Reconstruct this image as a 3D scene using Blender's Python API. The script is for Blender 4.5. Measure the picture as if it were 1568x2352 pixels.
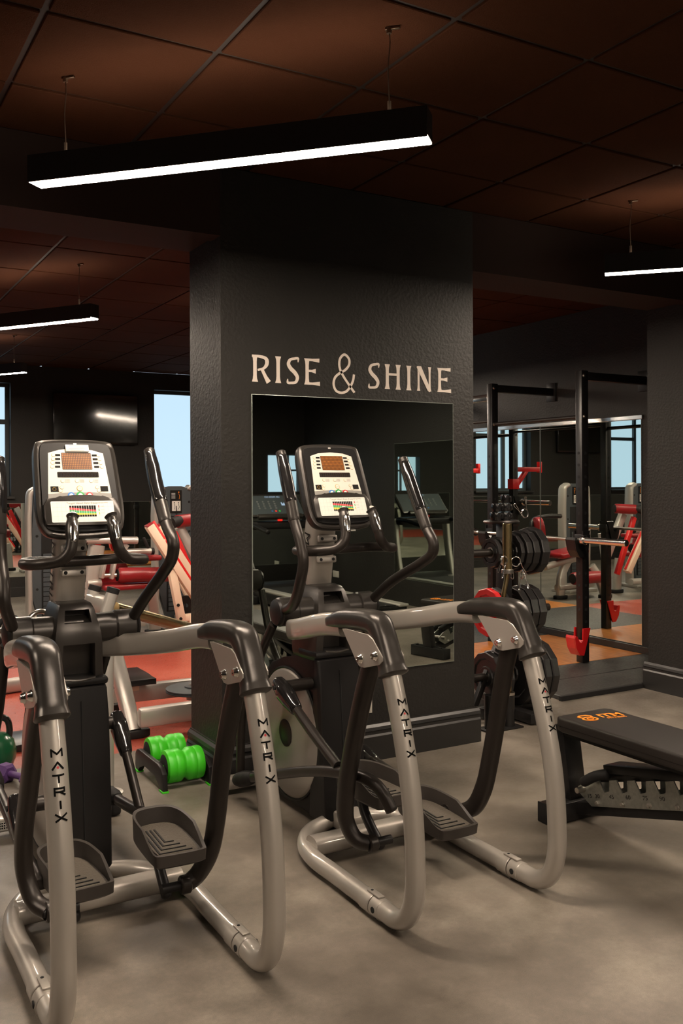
import bpy, bmesh, math, random
from mathutils import Vector, Matrix
random.seed(7)
for o in list(bpy.data.objects): bpy.data.objects.remove(o, do_unlink=True)
scene = bpy.context.scene
col = scene.collection
PI = math.pi

# ------------------------------------------------------------------ camera
cam_d = bpy.data.cameras.new('camera'); cam = bpy.data.objects.new('camera', cam_d); col.objects.link(cam)
cam_d.sensor_fit = 'VERTICAL'; cam_d.sensor_height = 36.0
cam_d.lens = 36.0*2110/2352; cam_d.shift_y = -70/2352
cam_d.clip_start = 0.02; cam_d.clip_end = 200
AZ, ROLL = math.radians(30), math.radians(0.22)
Fv = Vector((math.sin(AZ), math.cos(AZ), 0)); Rv = Vector((math.cos(AZ), -math.sin(AZ), 0)); Uv = Vector((0, 0, 1))
R2 = Rv*math.cos(ROLL) - Uv*math.sin(ROLL); U2 = Rv*math.sin(ROLL) + Uv*math.cos(ROLL)
M = Matrix((R2, U2, -Fv)).transposed().to_4x4(); M.translation = (0, 0, 1.45)
cam.matrix_world = M
scene.camera = cam

# ------------------------------------------------------------------ world, exposure
LAMP_POWER = 172.0      # pendant diffuser, underside
LAMP_UP = 15.0          # pendant, light leaving the top slot
LAMP_COL = (1.0, 0.83, 0.66)
WINDOW_POWER = 1.0
world = bpy.data.worlds.new('world'); scene.world = world; world.use_nodes = True
bg = world.node_tree.nodes['Background']; bg.inputs[0].default_value = (0.75, 0.87, 1.0, 1); bg.inputs[1].default_value = 1.0
vs = scene.view_settings
vs.view_transform = 'Standard'; vs.look = 'None'; vs.gamma = 1.0; vs.use_curve_mapping = False; vs.exposure = 0.0

# ------------------------------------------------------------------ materials
MATS = {}
def _new(name):
    m = bpy.data.materials.new(name); m.use_nodes = True; MATS[name] = m
    nt = m.node_tree; b = nt.nodes['Principled BSDF']
    return m, nt, b
def mat(name, rgb, rough=0.5, metal=0.0, coat=0.0, bump=0.0, bscale=200.0, var=0.0, vscale=8.0, rvar=0.0, spec=0.5):
    m, nt, b = _new(name)
    b.inputs['Base Color'].default_value = (*rgb, 1); b.inputs['Roughness'].default_value = rough
    b.inputs['Metallic'].default_value = metal; b.inputs['Coat Weight'].default_value = coat; b.inputs['Coat Roughness'].default_value = 0.07
    b.inputs['Specular IOR Level'].default_value = spec
    if bump or var or rvar:
        tc = nt.nodes.new('ShaderNodeTexCoord')
    if var or rvar:
        n = nt.nodes.new('ShaderNodeTexNoise'); n.inputs['Scale'].default_value = vscale; n.inputs['Detail'].default_value = 6
        nt.links.new(tc.outputs['Object'], n.inputs['Vector'])
        if var:
            mx = nt.nodes.new('ShaderNodeMix'); mx.data_type = 'RGBA'
            mx.inputs[6].default_value = (*[c*(1-var) for c in rgb], 1); mx.inputs[7].default_value = (*[min(1, c*(1+var)) for c in rgb], 1)
            nt.links.new(n.outputs['Fac'], mx.inputs[0]); nt.links.new(mx.outputs[2], b.inputs['Base Color'])
        if rvar:
            mr = nt.nodes.new('ShaderNodeMapRange'); mr.inputs[1].default_value = .3; mr.inputs[2].default_value = .7
            mr.inputs[3].default_value = max(0, rough-rvar); mr.inputs[4].default_value = min(1, rough+rvar)
            nt.links.new(n.outputs['Fac'], mr.inputs[0]); nt.links.new(mr.outputs[0], b.inputs['Roughness'])
    if bump:
        n2 = nt.nodes.new('ShaderNodeTexNoise'); n2.inputs['Scale'].default_value = bscale; n2.inputs['Detail'].default_value = 4
        bp = nt.nodes.new('ShaderNodeBump'); bp.inputs['Strength'].default_value = bump; bp.inputs['Distance'].default_value = 0.01
        nt.links.new(tc.outputs['Object'], n2.inputs['Vector']); nt.links.new(n2.outputs['Fac'], bp.inputs['Height']); nt.links.new(bp.outputs[0], b.inputs['Normal'])
    return m
def emit(name, rgb, power):
    m, nt, b = _new(name)
    b.inputs['Base Color'].default_value = (*[c*.15 for c in rgb], 1)
    b.inputs['Emission Color'].default_value = (*rgb, 1); b.inputs['Emission Strength'].default_value = power
    return m
mat('silver', (0.40, 0.368, 0.328), 0.42, 0.45, coat=0.8)
mat('plate_silver', (0.40, 0.37, 0.335), 0.40, 0.5)
mat('bronze', (0.026, 0.021, 0.018), 0.36, 0.4, bump=0.03, bscale=900, var=.2, vscale=20)
mat('shroud', (0.046, 0.041, 0.037), 0.29, 0.45, bump=0.05, bscale=1200)
mat('black_plastic', (0.011, 0.010, 0.010), 0.42, spec=.3)
mat('gloss_black', (0.012, 0.011, 0.011), 0.14, coat=.4)
mat('dark_void', (0.004, 0.004, 0.004), 0.8)
mat('pedal_plastic', (0.036, 0.030, 0.026), 0.5, bump=0.06, bscale=900, var=.25, vscale=15)
mat('pedal_tread', (0.085, 0.070, 0.055), 0.75, bump=0.5, bscale=160)
mat('rubber', (0.012, 0.011, 0.011), 0.65, bump=.1, bscale=500, spec=.3)
mat('chrome', (0.75, 0.72, 0.68), 0.18, 1.0)
mat('steel', (0.55, 0.52, 0.48), 0.28, 1.0)
mat('brass_steel', (0.50, 0.38, 0.20), 0.25, 1.0)
mat('overlay_white', (0.66, 0.63, 0.56), 0.45)
mat('chart_white', (0.72, 0.71, 0.66), 0.5)
mat('print_grey', (0.25, 0.24, 0.22), 0.5)
mat('print_dark', (0.012, 0.011, 0.010), 0.7, spec=.15)
mat('letter_black', (0.006, 0.006, 0.006), 0.9, spec=.05)
mat('print_pale', (0.5, 0.49, 0.46), 0.5)
mat('led_back', (0.065, 0.018, 0.006), 0.35)
emit('led_orange', (1.0, 0.34, 0.05), 0.30)
mat('led_dim', (0.10, 0.035, 0.018), 0.4)
mat('ring_gold', (0.55, 0.36, 0.10), 0.4)
mat('btn_blue', (0.02, 0.16, 0.50), 0.4)
mat('btn_green', (0.01, 0.30, 0.06), 0.4)
mat('btn_red', (0.50, 0.02, 0.03), 0.4)
mat('chart_yellow', (0.70, 0.55, 0.02), 0.5)
mat('chart_green', (0.03, 0.35, 0.12), 0.5)
mat('chart_red', (0.60, 0.03, 0.04), 0.5)
mat('wall_paint', (0.0165, 0.0148, 0.013), 0.55, bump=0.3, bscale=60, var=.15, vscale=5, spec=.35)
mat('trim_paint', (0.018, 0.017, 0.016), 0.36, bump=.06, bscale=200)
mat('ceiling_tile', (0.050, 0.0185, 0.0088), 0.95, bump=0.4, bscale=260, var=.18, vscale=3, spec=.08)
mat('ceiling_grid', (0.016, 0.011, 0.009), 0.7)
mat('soffit_paint', (0.030, 0.017, 0.014), 0.8, bump=.1, bscale=120, spec=.2)
mat('lamp_body', (0.012, 0.011, 0.011), 0.5)
mat('wire', (0.20, 0.15, 0.11), 0.35, 0.9)
emit('lamp_glow', LAMP_COL, LAMP_POWER)
emit('lamp_upglow', LAMP_COL, LAMP_UP)
emit('window_glow', (0.60, 0.83, 1.0), WINDOW_POWER)
mat('window_frame', (0.035, 0.045, 0.05), 0.5)
mat('vinyl_letter', (0.72, 0.63, 0.56), 0.6)
mat('red_vinyl', (0.26, 0.010, 0.014), 0.36, coat=.15, bump=.06, bscale=300)
mat('red_paint', (0.62, 0.012, 0.014), 0.35, coat=.3)
mat('cream_paint', (0.78, 0.62, 0.47), 0.42)
mat('machine_silver', (0.52, 0.49, 0.45), 0.34, 0.5)
mat('machine_dark', (0.05, 0.062, 0.07), 0.5)
mat('green_plastic', (0.05, 0.56, 0.015), 0.42, bump=.03, bscale=300)
mat('green_kettle', (0.01, 0.09, 0.035), 0.25, coat=.3)
mat('purple_vinyl', (0.10, 0.045, 0.17), 0.5)
mat('rack_black', (0.013, 0.012, 0.012), 0.32, .2, bump=.02, bscale=500)
mat('plate_black', (0.014, 0.013, 0.013), 0.3, bump=.05, bscale=300)
mat('logo_orange', (0.90, 0.27, 0.01), 0.5)
mat('pad_vinyl', (0.021, 0.017, 0.015), 0.45, bump=.08, bscale=500, spec=.35)
mat('zinc', (0.40, 0.41, 0.38), 0.36, 0.9, bump=.1, bscale=150, var=.3, vscale=60)
mat('white_plastic', (0.62, 0.58, 0.52), 0.4)
emit('screen_blue', (0.55, 0.70, 1.0), 0.9)
emit('led_red', (1.0, 0.02, 0.01), 1.2)
emit('led_green', (0.05, 0.9, 0.1), 0.5)
# mirror glass
m, nt, b = _new('mirror'); b.inputs['Base Color'].default_value = (0.70, 0.76, 0.70, 1); b.inputs['Metallic'].default_value = 1; b.inputs['Roughness'].default_value = 0.012
mat('mirror_edge', (0.45, 0.50, 0.45), 0.2, .6)
# tv screen
mat('tv_screen', (0.012, 0.011, 0.009), 0.10, coat=.6)

def floor_mat(name, c1, c2, c3, rough, scale=1.6, bump=.12):
    m, nt, b = _new(name)
    tc = nt.nodes.new('ShaderNodeTexCoord')
    n1 = nt.nodes.new('ShaderNodeTexNoise'); n1.inputs['Scale'].default_value = scale; n1.inputs['Detail'].default_value = 8; n1.inputs['Roughness'].default_value = .62
    n2 = nt.nodes.new('ShaderNodeTexNoise'); n2.inputs['Scale'].default_value = 60; n2.inputs['Detail'].default_value = 6
    n3 = nt.nodes.new('ShaderNodeTexNoise'); n3.inputs['Scale'].default_value = 420; n3.inputs['Detail'].default_value = 3
    for n in (n1, n2, n3): nt.links.new(tc.outputs['Object'], n.inputs['Vector'])
    r = nt.nodes.new('ShaderNodeValToRGB'); e = r.color_ramp.elements
    e[0].position = .32; e[0].color = (*c1, 1); e[1].position = .68; e[1].color = (*c3, 1)
    k = e.new(.5); k.color = (*c2, 1)
    nt.links.new(n1.outputs['Fac'], r.inputs[0])
    mx = nt.nodes.new('ShaderNodeMix'); mx.data_type = 'RGBA'; mx.blend_type = 'OVERLAY'; mx.inputs[0].default_value = .35
    nt.links.new(r.outputs[0], mx.inputs[6]); nt.links.new(n2.outputs['Fac'], mx.inputs[7])
    mx2 = nt.nodes.new('ShaderNodeMix'); mx2.data_type = 'RGBA'; mx2.blend_type = 'OVERLAY'; mx2.inputs[0].default_value = .4
    nt.links.new(mx.outputs[2], mx2.inputs[6]); nt.links.new(n3.outputs['Fac'], mx2.inputs[7])
    nt.links.new(mx2.outputs[2], b.inputs['Base Color'])
    mr = nt.nodes.new('ShaderNodeMapRange'); mr.inputs[1].default_value = .3; mr.inputs[2].default_value = .7; mr.inputs[3].default_value = rough-.08; mr.inputs[4].default_value = rough+.1
    nt.links.new(n2.outputs['Fac'], mr.inputs[0]); nt.links.new(mr.outputs[0], b.inputs['Roughness'])
    bp = nt.nodes.new('ShaderNodeBump'); bp.inputs['Strength'].default_value = bump; bp.inputs['Distance'].default_value = .004
    nt.links.new(n3.outputs['Fac'], bp.inputs['Height']); nt.links.new(bp.outputs[0], b.inputs['Normal'])
    return m
floor_mat('floor_grey', (0.090, 0.075, 0.060), (0.155, 0.132, 0.108), (0.265, 0.230, 0.192), 0.40, 1.7)
floor_mat('floor_red', (0.27, 0.038, 0.022), (0.33, 0.056, 0.034), (0.40, 0.095, 0.064), 0.34)
floor_mat('mat_black', (0.020, 0.020, 0.019), (0.028, 0.027, 0.025), (0.042, 0.040, 0.037), 0.5, 4)
m, nt, b = _new('wood_floor')
tc = nt.nodes.new('ShaderNodeTexCoord'); mp = nt.nodes.new('ShaderNodeMapping'); mp.inputs['Scale'].default_value = (14, 2.2, 1)
n = nt.nodes.new('ShaderNodeTexNoise'); n.inputs['Scale'].default_value = 3; n.inputs['Detail'].default_value = 8; n.inputs['Distortion'].default_value = .6
r = nt.nodes.new('ShaderNodeValToRGB'); r.color_ramp.elements[0].position = .3; r.color_ramp.elements[0].color = (0.36, 0.115, 0.025, 1)
r.color_ramp.elements[1].position = .7; r.color_ramp.elements[1].color = (0.60, 0.24, 0.065, 1)
nt.links.new(tc.outputs['Object'], mp.inputs[0]); nt.links.new(mp.outputs[0], n.inputs['Vector']); nt.links.new(n.outputs['Fac'], r.inputs[0]); nt.links.new(r.outputs[0], b.inputs['Base Color'])
b.inputs['Roughness'].default_value = .3

# ------------------------------------------------------------------ mesh helpers
def catmull(pts, sub):
    if len(pts) < 3 or sub <= 1: return [Vector(p) for p in pts]
    P = [Vector(p) for p in pts]; P = [P[0]*2-P[1]] + P + [P[-1]*2-P[-2]]
    out = []
    for i in range(1, len(P)-2):
        a, b_, c, d = P[i-1:i+3]
        # centripetal parametrisation keeps the bends clean
        t0 = 0.0; t1 = t0+max(1e-6, (b_-a).length)**.5; t2 = t1+max(1e-6, (c-b_).length)**.5; t3 = t2+max(1e-6, (d-c).length)**.5
        for k in range(sub):
            t = t1+(t2-t1)*k/sub
            A1 = a*((t1-t)/(t1-t0))+b_*((t-t0)/(t1-t0)); A2 = b_*((t2-t)/(t2-t1))+c*((t-t1)/(t2-t1)); A3 = c*((t3-t)/(t3-t2))+d*((t-t2)/(t3-t2))
            B1 = A1*((t2-t)/(t2-t0))+A2*((t-t0)/(t2-t0)); B2 = A2*((t3-t)/(t3-t1))+A3*((t-t1)/(t3-t1))
            out.append(B1*((t2-t)/(t2-t1))+B2*((t-t1)/(t2-t1)))
    out.append(P[-2].copy())
    return out
def lerp_list(vals, n):
    if not isinstance(vals, (list, tuple)): return [vals]*n
    o = []
    for i in range(n):
        t = i/(n-1)*(len(vals)-1); k = min(int(t), len(vals)-2); f_ = t-k
        o.append(vals[k]*(1-f_)+vals[k+1]*f_)
    return o
class MB:
    def __init__(s): s.v = []; s.f = []
    def add(s, vs_, fs):
        n = len(s.v); s.v += [Vector(v) for v in vs_]; s.f += [tuple(i+n for i in f) for f in fs]; return s
    def bm(s, bm):
        bm.verts.ensure_lookup_table(); bm.verts.index_update()
        s.add([v.co.copy() for v in bm.verts], [[v.index for v in f.verts] for f in bm.faces]); bm.free(); return s
    def box(s, c, size, bev=0.0, rot=None, seg=2):
        bm = bmesh.new(); bmesh.ops.create_cube(bm, size=1.0)
        for v in bm.verts: v.co = Vector((v.co.x*size[0], v.co.y*size[1], v.co.z*size[2]))
        if bev: bmesh.ops.bevel(bm, geom=list(bm.edges), offset=bev, segments=seg, affect='EDGES', profile=.5)
        Mx = Matrix.Identity(4)
        if rot is not None: Mx = rot.to_4x4() if isinstance(rot, Matrix) else Matrix.Rotation(rot, 4, 'Z')
        Mx = Matrix.Translation(c) @ Mx
        for v in bm.verts: v.co = Mx @ v.co
        return s.bm(bm)
    def span(s, lo, hi, bev=0.0, seg=2):
        return s.box([(a+b_)/2 for a, b_ in zip(lo, hi)], [abs(b_-a) for a, b_ in zip(lo, hi)], bev, seg=seg)
    def bar(s, p, q, w, h, bev=0.004, up=(0, 0, 1)):
        p, q = Vector(p), Vector(q); d = q-p; z = d.normalized(); u = Vector(up)
        if abs(z.dot(u)) > .98: u = Vector((0, 1, 0))
        x = z.cross(u).normalized(); y = x.cross(z)
        return s.box((p+q)/2, (w, h, d.length), bev, Matrix((x, y, z)).transposed())
    def sweep(s, path, a, b_=None, up=(0, 0, 1), seg=14, sub=6, n=2.0, cap=True, round_cap=0.0):
        pts = catmull(path, sub); N = len(pts); b_ = a if b_ is None else b_
        A = lerp_list(a, N); B = lerp_list(b_, N)
        T = []
        for i in range(N):
            T.append((pts[min(i+1, N-1)]-pts[max(i-1, 0)]).normalized())
        u = Vector(up); side = T[0].cross(u)
        if side.length < 1e-4: side = T[0].cross(Vector((1, .01, 0)))
        side.normalize(); rings = []
        if round_cap:
            k = 4; pre = []; post = []
            for j in range(k):
                th = (j)/k*PI/2
                pre.append((pts[0]-T[0]*round_cap*math.cos(th), max(.08, math.sin(th))))
                post.append((pts[-1]+T[-1]*round_cap*math.cos(th), max(.08, math.sin(th))))
            post.reverse()
            pts = [p for p, _ in pre]+pts+[p for p, _ in post]; sc = [q for _, q in pre]+[1]*N+[q for _, q in post]
            A = [A[0]]*k+A+[A[-1]]*k; B = [B[0]]*k+B+[B[-1]]*k; T = [T[0]]*k+T+[T[-1]]*k; N = len(pts)
        else: sc = [1]*N
        vs_ = []
        for i in range(N):
            side = side-T[i]*side.dot(T[i]); side.normalize(); upv = side.cross(T[i]).normalized()
            for j in range(seg):
                th = 2*PI*j/seg; c, q = math.cos(th), math.sin(th); e = 2.0/n
                xx = math.copysign(abs(c)**e, c)*A[i]*sc[i]; yy = math.copysign(abs(q)**e, q)*B[i]*sc[i]
                vs_.append(pts[i]+side*xx+upv*yy)
        fs = []
        for i in range(N-1):
            for j in range(seg):
                fs.append((i*seg+j, i*seg+(j+1) % seg, (i+1)*seg+(j+1) % seg, (i+1)*seg+j))
        if cap: fs.append(tuple(range(seg))[::-1]); fs.append(tuple((N-1)*seg+j for j in range(seg)))
        return s.add(vs_, fs)
    def cyl(s, p, q, r, seg=20, r2=None, bev=0.0):
        p, q = Vector(p), Vector(q); d = (q-p).normalized(); r2 = r if r2 is None else r2
        prof = [(0, 0), (r, 0), (r2, (q-p).length), (0, (q-p).length)]
        if bev: L = (q-p).length; prof = [(0, 0), (r-bev, 0), (r, bev), (r2, L-bev), (r2-bev, L), (0, L)]
        return s.lathe(prof, p, d, seg)
    def lathe(s, prof, o, axis, seg=24, rx=1.0):
        o = Vector(o); ax = Vector(axis).normalized(); t = Vector((0, 0, 1)) if abs(ax.z) < .9 else Vector((1, 0, 0))
        x = ax.cross(t).normalized(); y = ax.cross(x); vs_ = []; fs = []; idx = []
        for r, hgt in prof:
            if r < 1e-6: idx.append([len(vs_)]); vs_.append(o+ax*hgt)
            else:
                idx.append(list(range(len(vs_), len(vs_)+seg)))
                for j in range(seg): vs_.append(o+ax*hgt+(x*math.cos(2*PI*j/seg)*rx+y*math.sin(2*PI*j/seg))*r)
        for a, b_ in zip(idx[:-1], idx[1:]):
            if len(a) == 1 and len(b_) == 1: continue
            for j in range(seg):
                k = (j+1) % seg
                if len(a) == 1: fs.append((a[0], b_[j], b_[k]))
                elif len(b_) == 1: fs.append((a[j], b_[0], a[k]))
                else: fs.append((a[j], b_[j], b_[k], a[k]))
        return s.add(vs_, fs)
    def ring(s, c, axis, R, r, seg=24, s2=8):
        prof = [(R+r*math.cos(2*PI*k/s2), r*math.sin(2*PI*k/s2)) for k in range(s2+1)]
        return s.lathe(prof, c, axis, seg)
    def ball(s, c, r, seg=14, sc=(1, 1, 1)):
        bm = bmesh.new(); bmesh.ops.create_uvsphere(bm, u_segments=seg, v_segments=max(6, seg//2+2), radius=r)
        for v in bm.verts: v.co = Vector((v.co.x*sc[0]+c[0], v.co.y*sc[1]+c[1], v.co.z*sc[2]+c[2]))
        return s.bm(bm)
    def prism(s, poly, o, ax, ay, th, bev=0.0, seg=2):
        """polygon in the plane (ax, ay) at o, thickness th along ax x ay"""
        o, ax, ay = Vector(o), Vector(ax).normalized(), Vector(ay).normalized(); nz = ax.cross(ay)
        bm = bmesh.new(); k = len(poly)
        lo = [bm.verts.new(o+ax*p[0]+ay*p[1]) for p in poly]; hi = [bm.verts.new(o+ax*p[0]+ay*p[1]+nz*th) for p in poly]
        bm.faces.new(lo[::-1]); bm.faces.new(hi)
        for i in range(k): bm.faces.new((lo[i], lo[(i+1) % k], hi[(i+1) % k], hi[i]))
        if bev:
            es = [e for e in bm.edges if abs((e.verts[0].co-e.verts[1].co).normalized().dot(nz)) < .5]
            bmesh.ops.bevel(bm, geom=es, offset=bev, segments=seg, affect='EDGES', profile=.5)
        return s.bm(bm)
    def ribbon(s, pts, w, o, ax, ay, th=0.001, closed=False):
        """flat stroke of width w drawn in plane coordinates"""
        o, ax, ay = Vector(o), Vector(ax), Vector(ay); nz = ax.cross(ay); P2 = [Vector((p[0], p[1])) for p in pts]; N = len(P2); vs_ = []
        W = lerp_list(w, N)
        for i in range(N):
            if closed: a, c = P2[i-1], P2[(i+1) % N]
            else: a, c = P2[max(i-1, 0)], P2[min(i+1, N-1)]
            t = (c-a).normalized(); nn = Vector((-t.y, t.x)); k = 1.0
            if 0 < i < N-1 or closed:
                t1 = (P2[i]-P2[i-1]).normalized(); cs = max(.5, abs(t1.dot(t))); k = 1/cs
            for sg in (1, -1):
                q = P2[i]+nn*(sg*W[i]/2*k); vs_.append(o+ax*q.x+ay*q.y); vs_.append(o+ax*q.x+ay*q.y+nz*th)
        fs = []
        for i in range(N if closed else N-1):
            a = 4*i; b_ = 4*((i+1) % N)
            fs += [(a+1, a+3, b_+3, b_+1), (a, b_, b_+2, a+2), (a, a+1, b_+1, b_), (a+2, b_+2, b_+3, a+3)]
        if not closed: fs += [(0, 2, 3, 1), (4*N-4, 4*N-3, 4*N-1, 4*N-2)]
        return s.add(vs_, fs)
    def build(s, name, mt, parent=None, off=(0, 0, 0), smooth=38):
        me = bpy.data.meshes.new(name); o_ = Vector(off)
        me.from_pydata([tuple(v-o_) for v in s.v], [], s.f); me.validate()
        bm = bmesh.new(); bm.from_mesh(me); bmesh.ops.recalc_face_normals(bm, faces=bm.faces); bm.to_mesh(me); bm.free()
        if smooth:
            me.polygons.foreach_set('use_smooth', [True]*len(me.polygons)); me.set_sharp_from_angle(angle=math.radians(smooth))
        me.materials.append(MATS[mt])
        ob = bpy.data.objects.new(name, me); col.objects.link(ob)
        if parent is not None: ob.parent = parent
        return ob
def tag(o, label, cat, group=None, kind=None):
    if label: o['label'] = label
    if cat: o['category'] = cat
    if group: o['group'] = group
    if kind: o['kind'] = kind
    return o
def thing(name, loc, label, cat, group=None, rz=0.0):
    o = bpy.data.objects.new(name, None); col.objects.link(o); o.location = loc; o.rotation_euler = (0, 0, rz); o.empty_display_size = .1
    return tag(o, label, cat, group)
def struct(o): o['kind'] = 'structure'; return o
def copy_tree(o, parent=None):
    c = o.copy(); col.objects.link(c); c.parent = parent
    for ch in list(o.children): copy_tree(ch, c)
    return c
def roundrect(w, h, r, k=5):
    p = []
    for cx, cy, a0 in ((w/2-r, h/2-r, 0), (-w/2+r, h/2-r, 90), (-w/2+r, -h/2+r, 180), (w/2-r, -h/2+r, 270)):
        for j in range(k+1):
            a = math.radians(a0+90*j/k); p.append((cx+r*math.cos(a), cy+r*math.sin(a)))
    return p
def text_mb(txt, size, o, ax, ay, th=.0008, align='CENTER', xs=1.0, bold=0.0):
    cu = bpy.data.curves.new('t', 'FONT'); cu.body = txt; cu.size = size; cu.align_x = align; cu.align_y = 'CENTER'; cu.resolution_u = 3; cu.offset = bold
    ob = bpy.data.objects.new('t', cu); col.objects.link(ob); bpy.context.view_layer.update()
    me = bpy.data.meshes.new_from_object(ob.evaluated_get(bpy.context.evaluated_depsgraph_get()))
    o, ax, ay = Vector(o), Vector(ax), Vector(ay); nz = ax.cross(ay)
    mb = MB(); mb.add([o+ax*(v.co.x*xs)+ay*v.co.y+nz*th for v in me.vertices], [tuple(p.vertices) for p in me.polygons])
    bpy.data.objects.remove(ob, do_unlink=True); bpy.data.curves.remove(cu); bpy.data.meshes.remove(me)
    return mb
X, Y, Z = Vector((1, 0, 0)), Vector((0, 1, 0)), Vector((0, 0, 1))
# ------------------------------------------------------------------ setting
ZC = 2.95
PX0, PX1, PY0, PY1 = 1.69, 3.20, 4.07, 4.48
XW, XR, XL = 5.93, 6.05, -4.2        # rack mirror wall, right wall of the near room, left wall
YF, YB, YB2, XB = 12.2, -3.4, -9.0, 3.3
struct(MB().span((XL, YB2, -.1), (XR+.2, 4.86, 0)).build('floor', 'floor_grey', smooth=0))
struct(MB().span((XL, 4.86, -.1), (XR+.2, 7.9, -.001)).build('floor_red', 'floor_red', smooth=0))
struct(MB().span((XL, 7.9, -.1), (XR+.2, YF, -.0005)).build('floor_rear', 'floor_grey', smooth=0))
struct(MB().span((3.15, 4.86, -.05), (XW, 5.2, .0015)).build('floor_strip', 'floor_grey', smooth=0))
ceil = struct(MB().span((XL, YB2, ZC+.008), (XR+.2, YF, ZC+.1)).build('ceiling', 'ceiling_grid', smooth=0))
# ceiling tiles, a little proud of the grid
def tiles(xs, ys, g=.011):
    cache = {}
    for i in range(len(xs)-1):
        for j in range(len(ys)-1):
            w, d = xs[i+1]-xs[i]-2*g, ys[j+1]-ys[j]-2*g
            key = (round(w, 3), round(d, 3))
            if key not in cache:
                ob = MB().box((0, 0, 0), (w, d, .02), .003, seg=1).build('ceiling_tile', 'ceiling_tile', ceil, smooth=0); cache[key] = ob.data
            else:
                ob = bpy.data.objects.new('ceiling_tile', cache[key]); col.objects.link(ob); ob.parent = ceil
            ob.location = ((xs[i]+xs[i+1])/2, (ys[j]+ys[j+1])/2, ZC+.008+random.uniform(-.0015, .0015))
tiles([.06+.588*k for k in range(-1, 11)], [1.2+.6*k for k in range(0, 5)]+[4.07])
tiles([1.35+.61*k for k in range(-3, 8)]+[XW], [4.48, 5.24]+[5.97+.74*k for k in range(0, 9)]+[YF])
# walls
def wallbox(name, lo, hi, m_='wall_paint'): return struct(MB().span(lo, hi).build(name, m_, smooth=0))
wallbox('wall_center', (PX0, PY0, 0), (PX1, PY1, ZC))
wallbox('wall_pier', (5.05, PY0-.6, 0), (XR+.2, PY1, ZC))
wallbox('wall_rack', (XW, PY1, 0), (XW+.2, YF, ZC))
wallbox('wall_right', (XR, YB, 0), (XR+.2, PY0-.6, ZC))
wallbox('wall_side', (XB, YB2, 0), (XB+.2, YB-.2, ZC))
wallbox('wall_rear', (XL, YB2-.2, 0), (XB+.2, YB2, ZC))
BW = [(4.05, 4.45), (5.48, 5.98)]; bw = MB(); xs = [XB]+[v for w in BW for v in w]+[XR+.2]
for a, b_ in zip(xs[0::2], xs[1::2]): bw.span((a, YB-.2, 1.31), (b_, YB, 1.82))
bw.span((XB, YB-.2, 0), (XR+.2, YB, 1.31)); bw.span((XB, YB-.2, 1.82), (XR+.2, YB, ZC)); struct(bw.build('wall_back', 'wall_paint', smooth=0))
wallbox('wall_left', (XL-.2, YB2-.2, 0), (XL, YF+.2, ZC))
SOF = 2.622
sof = MB(); sof.span((XL, PY0, SOF), (PX0, PY0+.12, ZC)); sof.span((XL, PY0+.12, SOF+.012), (PX0, PY1, ZC)); sof.span((PX1, PY0, SOF), (5.05, PY0+.12, ZC)); sof.span((PX1, PY0+.12, SOF+.012), (5.05, PY1, ZC))
struct(sof.build('ceiling_beam', 'soffit_paint', smooth=0))
# far wall with window openings
WIN = [(-2.25, -.95), (1.0, 2.2), (4.08, 5.28)]; WZ0, WZ1 = 1.28, 2.72
fw = MB(); xs = [XL]+[v for w in WIN for v in w]+[XW+.2]
for a, b_ in zip(xs[0::2], xs[1::2]): fw.span((a, YF, WZ0), (b_, YF+.25, WZ1))
fw.span((XL, YF, 0), (XW+.2, YF+.25, WZ0)); fw.span((XL, YF, WZ1), (XW+.2, YF+.25, ZC))
struct(fw.build('wall_far', 'wall_paint', smooth=0))
for k, (a, b_) in enumerate(WIN):
    w = struct(MB().span((a+.04, YF+.17, WZ0+.04), (b_-.04, YF+.18, WZ1-.04)).build('window_%d' % (k+1), 'window_glow', smooth=0))
    w['label'] = 'frosted window pane glowing pale blue with daylight'
    fr = MB(); t = .045
    fr.span((a, YF+.13, WZ0), (a+t, YF+.2, WZ1)); fr.span((b_-t, YF+.13, WZ0), (b_, YF+.2, WZ1)); fr.span((a+t, YF+.13, WZ0), (b_-t, YF+.2, WZ0+t)); fr.span((a+t, YF+.13, WZ1-t), (b_-t, YF+.2, WZ1))
    if k != 2:
        xm = a+.42*(b_-a); fr.span((xm-.03, YF+.12, WZ0+t), (xm+.03, YF+.2, WZ1-t)); fr.span((xm+.03, YF+.125, 2.2), (b_-t, YF+.2, 2.26))
    fr.build('window_frame', 'window_frame', w, smooth=0)
    MB().span((a-.04, YF-.05, WZ0-.035), (b_+.04, YF+.13, WZ0), .004).build('window_sill', 'trim_paint', w, smooth=0)
for k, (a, b_) in enumerate(BW):
    w = struct(MB().span((a, YB-.13, 1.31), (b_, YB-.12, 1.82)).build('window_%d' % (k+4), 'window_glow', smooth=0)); w['label'] = 'added glowing pane in place of a window reflection in the pillar mirror'  # glowing panes added here stand in for windows reflected by the wall mirrors
    fr = MB(); xm = a+.72*(b_-a); fr.span((xm-.012, YB-.12, 1.31), (xm+.012, YB-.09, 1.82)); fr.span((xm+.012, YB-.12, 1.60), (b_, YB-.09, 1.625)); fr.build('window_frame', 'window_frame', w, smooth=0)
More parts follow.
